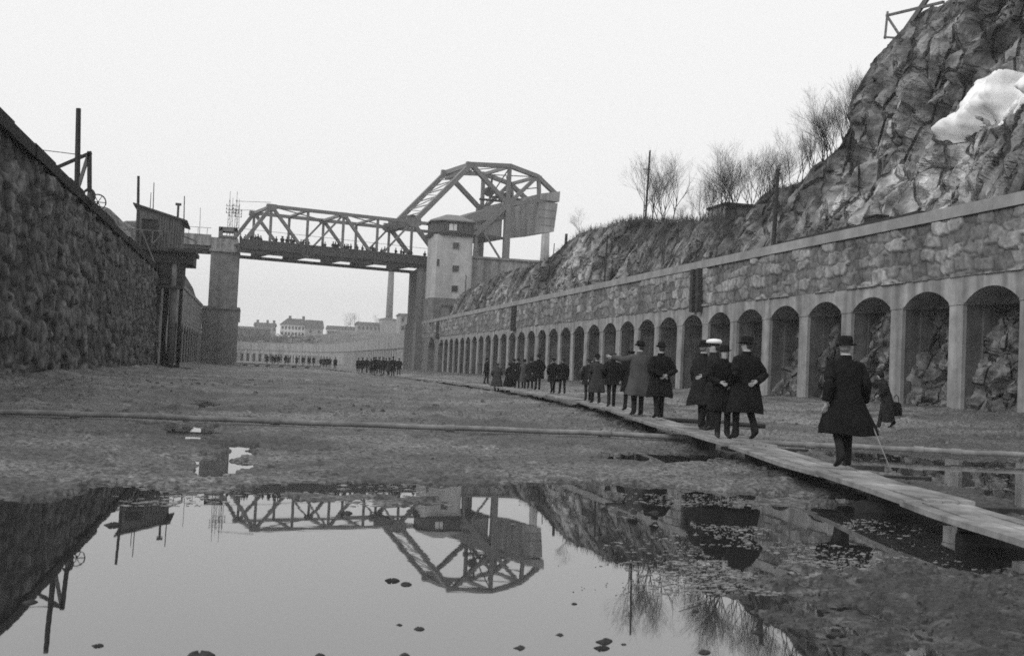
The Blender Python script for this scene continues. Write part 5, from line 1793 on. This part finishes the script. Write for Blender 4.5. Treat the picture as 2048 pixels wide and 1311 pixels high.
# ------------------------------------------------------------------ left hill and rock under the approach
yy2 = np.arange(60, 330, 1.5)
xx2 = np.concatenate([np.linspace(0, 1, 40)])
XH, YH = np.meshgrid(xx2, yy2)
edge = np.interp(yy2, [60, 100, 150, 186, 330], [-10.2, -10.2, -9.2, -8.8, -12])[:, None]
xw = edge - 55 * XH
top = np.interp(yy2, [60, 95, 125, 170, 190, 210, 260, 330], [10, 12, 15, 19, 20, 17, 14, 13])[:, None]
ZH = 8.8 + (top - 8.8) * np.clip(XH * 6, 0, 1) ** .6 + 3.2 * fbm(xw * .12, YH * .08, 4, 401) * np.clip(XH * 5, 0, 1) + 5 * XH
ZH = np.where((YH > 60), ZH, 9)
nn = fbm(YH * .4, ZH * .3, 4, 405, .6, ridged=True)
grid_obj("rocky_hill", xw + nn * .8 * np.clip(XH * 8, 0, 1), YH, ZH, M['rock'], None, .6 + .4 * nn * .5, smooth=False)["kind"] = "structure"

# ------------------------------------------------------------------ far canal wall, hill, houses
fw = thing("quay_wall", "distant curved quay wall crossing below the bridge, smooth band above slim niches", "quay wall", (20, 400, 0))
path = [(29.0, 206), (29.0, 260), (28.9, 320), (28.2, 365), (26.0, 400), (21.5, 425), (14.0, 441), (4, 448), (-8, 451), (-24, 452), (-45, 452)]
fine = []
for a, b in zip(path, path[1:]):
    n = max(1, int(math.hypot(b[0] - a[0], b[1] - a[1]) / 3))
    for k in range(n):
        fine.append((a[0] + (b[0] - a[0]) * k / n, a[1] + (b[1] - a[1]) * k / n))
fine.append(path[-1])


def strip(m, pts, off0, off1, z0, z1):
    nn_ = []
    for i, p in enumerate(pts):
        a, b = pts[max(i - 1, 0)], pts[min(i + 1, len(pts) - 1)]
        d = Vector((b[0] - a[0], b[1] - a[1], 0)).normalized()
        nn_.append(Vector((-d.y, d.x, 0)))                      # towards the water
    rings = []
    for p, n in zip(pts, nn_):
        P0 = Vector((p[0], p[1], 0))
        rings.append([P0 + n * off0 + Vector((0, 0, z0)), P0 + n * off1 + Vector((0, 0, z0)), P0 + n * off1 + Vector((0, 0, z1)), P0 + n * off0 + Vector((0, 0, z1))])
    m.loft(rings)


m_ = MB(); strip(m_, fine, -2, .0, 4.9, 7.6); m_.build("smooth_band", M['conc'], fw)
m_ = MB(); strip(m_, fine, -2, .12, 4.65, 4.88); m_.build("string_course", M['granite_d'], fw)
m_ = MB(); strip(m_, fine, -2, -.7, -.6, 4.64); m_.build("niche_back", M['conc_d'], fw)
cum = [0.0]
for a, b in zip(fine, fine[1:]):
    cum.append(cum[-1] + math.hypot(b[0] - a[0], b[1] - a[1]))


def at(s):
    i = max(0, min(len(fine) - 2, int(np.searchsorted(cum, s)) - 1))
    f = (s - cum[i]) / (cum[i + 1] - cum[i])
    return (fine[i][0] + (fine[i + 1][0] - fine[i][0]) * f, fine[i][1] + (fine[i + 1][1] - fine[i][1]) * f)


def piece(m, s0, s1, z0, z1, t0=-1.0, t1=-.02):
    n = max(2, int((s1 - s0) / 3) + 1)
    strip(m, [at(s0 + (s1 - s0) * k / (n - 1)) for k in range(n)], t0, t1, z0, z1)


s = 0.0
m_ = MB()
piece(m_, 0, 22, -.6, 4.64)
s = 22
while s < 150:
    piece(m_, s + 1.5, s + 4.0, -.6, 4.64)
    s += 4.0
piece(m_, 150, 202, -.6, 4.64)
tot = cum[-1]
s = 202
sl_ = []
while s < tot - 6:
    piece(m_, s + 1.2, s + 2.4, -.6, 3.3)
    sl_.append(s)
    s += 2.4
piece(m_, 202, tot, 3.3, 4.64)
m_.build("piers", M['conc'], fw)

# land beyond
xa, ya = np.meshgrid(np.linspace(-140, 260, 401), np.linspace(0, 1, 60))
ybase = np.interp(xa, [-140, -45, -8, 4, 14, 21.5, 26, 28.2, 29.2, 30.5, 60, 260], [454, 454, 453, 450, 443.5, 428, 404, 372, 330, 262, 245, 240])
yq = ybase + 700 * ya ** 1.4
zq = 7.4 + 5.0 * np.clip((yq - ybase) / 110, 0, 1) + 1.5 * np.clip((yq - ybase - 100) / 250, 0, 1) + 1.4 * fbm(xa * .04, yq * .03, 4, 501) * np.clip((yq - ybase) / 20, 0, 1) - 6 * np.clip((xa - 22) / 10, 0, 1) * np.clip(1 - (yq - ybase) / 160, 0, 1)
grid_obj("far_bank", xa, yq, zq, M['terrain'])["kind"] = "structure"
# bushes and trees on the far bank: one far wooded mass
m_ = MB()
rs = random.Random(77)
for i in range(420):
    x = rs.uniform(-20, 34)
    y = rs.uniform(462, 540)
    z0 = 7.6 + 4 * min(1, (y - 455) / 110)
    h_ = rs.uniform(1.5, 4.2)
    for k in range(14):
        c = Vector((x + rs.gauss(0, .9), y + rs.gauss(0, .9), z0 + abs(rs.gauss(.35, .3)) * h_))
        a, b = Vector((rs.gauss(0, .45), rs.gauss(0, .3), rs.gauss(0, .45))), Vector((rs.gauss(0, .45), rs.gauss(0, .3), rs.gauss(0, .45)))
        m_.add([c, c + a, c + b], [(0, 1, 2)])
tag(m_.build("far_wood", M['scrub']), kind="stuff")


def house(name, label, x0, x1, yr, ye, yb, Y, depth, wm, rm, wins=0, wrows=1, gable=True, chim=(), group=None):
    """house seen from its long side between two pixel columns; ridge, eave and foot given as pixel rows"""
    a, b = ony(x0, yb, Y), ony(x1, yb, Y)
    ez, rz_ = ony((x0 + x1) / 2, ye, Y)[2], ony((x0 + x1) / 2, yr, Y + depth / 2)[2]
    bz = min(a[2], b[2]) - 3
    X0, X1 = a[0], b[0]
    t = thing(name, label, "house", ((X0 + X1) / 2, Y, bz), 0, group)
    m = MB(); m.box((X0, Y, bz), (X1, Y + depth, ez))
    if gable:
        m.add([(X0, Y, ez), (X0, Y + depth, ez), (X0, Y + depth / 2, rz_ - .2)], [(0, 1, 2)])
        m.add([(X1, Y, ez), (X1, Y + depth, ez), (X1, Y + depth / 2, rz_ - .2)], [(0, 2, 1)])
    w_ = m.build("wall", M[wm], t)
    m = MB()
    e = .5
    m.hexa([(X0 - e, Y - e, ez - .2), (X1 + e, Y - e, ez - .2), (X1 + e, Y + depth + e, ez - .2), (X0 - e, Y + depth + e, ez - .2)], [(X0 + (0 if gable else depth * .22), Y + depth / 2 - .15, rz_), (X1 - (0 if gable else depth * .22), Y + depth / 2 - .15, rz_), (X1 - (0 if gable else depth * .22), Y + depth / 2 + .15, rz_), (X0 + (0 if gable else depth * .22), Y + depth / 2 + .15, rz_)])
    r = m.build("roof", M[rm], t)
    for cx_ in chim:
        m = MB(); xc = X0 + (X1 - X0) * cx_; m.box((xc - .7, Y + depth / 2 - .7, rz_ - 1), (xc + .7, Y + depth / 2 + .7, rz_ + 1.5)); m.build("chimney", M['brickch'], r)
    for k in range(wins):
        for j in range(wrows):
            xc = X0 + (X1 - X0) * (k + .5) / wins
            zc_ = ez - 1.2 - 3.2 * j
            m = MB(); m.box((xc - .5, Y - .08, zc_ - 1.6), (xc + .5, Y - .02, zc_)); m.build("window", M['glass_d'], t)
    return t


house("white_house", "large white house with a dark hipped roof and two chimneys on the far bank", 561, 622, 637, 648, 668, 600, 16, 'white', 'roof_d', 9, 2, False, (.3, .75))
house("gabled_house", "grey gabled wing standing right behind the large white house", 612, 646, 640, 655, 668, 592, 12, 'house_g', 'roof_d', 2, 1)
house("long_house", "long low white house with a row of small windows right of the gabled wing", 654, 716, 652, 658, 669, 610, 10, 'white', 'roof_d', 13, 1)
house("low_house", "low dark roofed house with chimneys left of the large white house", 508, 552, 645, 650, 662, 620, 12, 'house_g', 'roof_d', 5, 1, True, (.15, .6, .9))
house("barn", "long dark shed on the far bank by the bridge pier", 473, 540, 653, 657, 668, 560, 12, 'timber', 'roof_d', 4, 1)
house("factory_hall", "low grey factory hall left of the tall chimney", 714, 762, 644, 648, 664, 590, 14, 'house_g', 'roof_d', 6, 1)
house("boiler_house", "flat grey boiler house around the foot of the tall chimney", 762, 792, 635, 637, 660, 585, 12, 'house_g', 'roof_d', 0, 1, False)
house("tall_house", "tall grey building just left of the bridge abutment", 800, 832, 627, 629, 652, 420, 12, 'house_g', 'roof_d', 3, 2)
for x0, x1, yt_, yb_, Y, lab in ((771, 785, 520, 640, 592, "tall slender factory chimney rising behind the bridge deck"), (1079.5, 1098, 440, 524, 300, "thick pale chimney standing behind the bridge counterweight")):
    a, b = ony(x0, yb_, Y), ony(x1, yb_, Y)
    tz = ony((x0 + x1) / 2 + 3, yt_, Y)[2]
    c, r = (a + b) / 2, (b[0] - a[0]) / 2
    t = thing("factory_chimney", lab, "chimney", c)
    m_ = MB(); m_.tube([(c[0], Y, c[2] - 8), (c[0], Y, tz)], [r * 1.08, r * .78], n=16); m_.build("stack", M['brickch'] if x0 < 800 else M['ctr'], t, smooth=True)
    m_ = MB(); m_.tube([(c[0], Y, tz - 1.2), (c[0], Y, tz + .1)], [r * .9, r * .9], n=16); m_.build("rim", M['brickch'], t)
for x, yb_, yt_, lab in ((705, 662, 620, "round bare tree on the far bank above the long white house"), (690, 664, 632, "smaller bare tree left of the round one on the far bank"), (750, 655, 625, "thin faint bare tree left of the tall chimney")):
    o = copy_tree(TREEP[1][1] if x == 705 else TREEP[0][1])
    p = Vector(ony(x, yb_, 560))
    o.location = p
    s = (yb_ - yt_) * 560 / FPX / 10
    o.scale = (s * 1.1, s * 1.1, s)
    tag(o, lab, "tree", "bare trees on the far bank")

# ------------------------------------------------------------------ haze
HAZE = 0.00055
if HAZE:
    m_ = MB(); m_.box((-300, -60, -2.2), (400, 1250, 75))
    hz_ = m_.build("haze", None)
    mm = bpy.data.materials.new("haze_air")
    mm.use_nodes = True
    t = mm.node_tree
    t.nodes.clear()
    pvn = t.nodes.new("ShaderNodeVolumePrincipled")
    pvn.inputs["Color"].default_value = (.92, .92, .92, 1)
    pvn.inputs["Density"].default_value = HAZE
    pvn.inputs["Anisotropy"].default_value = 0.0
    mo = t.nodes.new("ShaderNodeOutputMaterial")
    t.links.new(pvn.outputs[0], mo.inputs["Volume"])
    hz_.data.materials.clear()
    hz_.data.materials.append(mm)
    hz_["kind"] = "stuff"
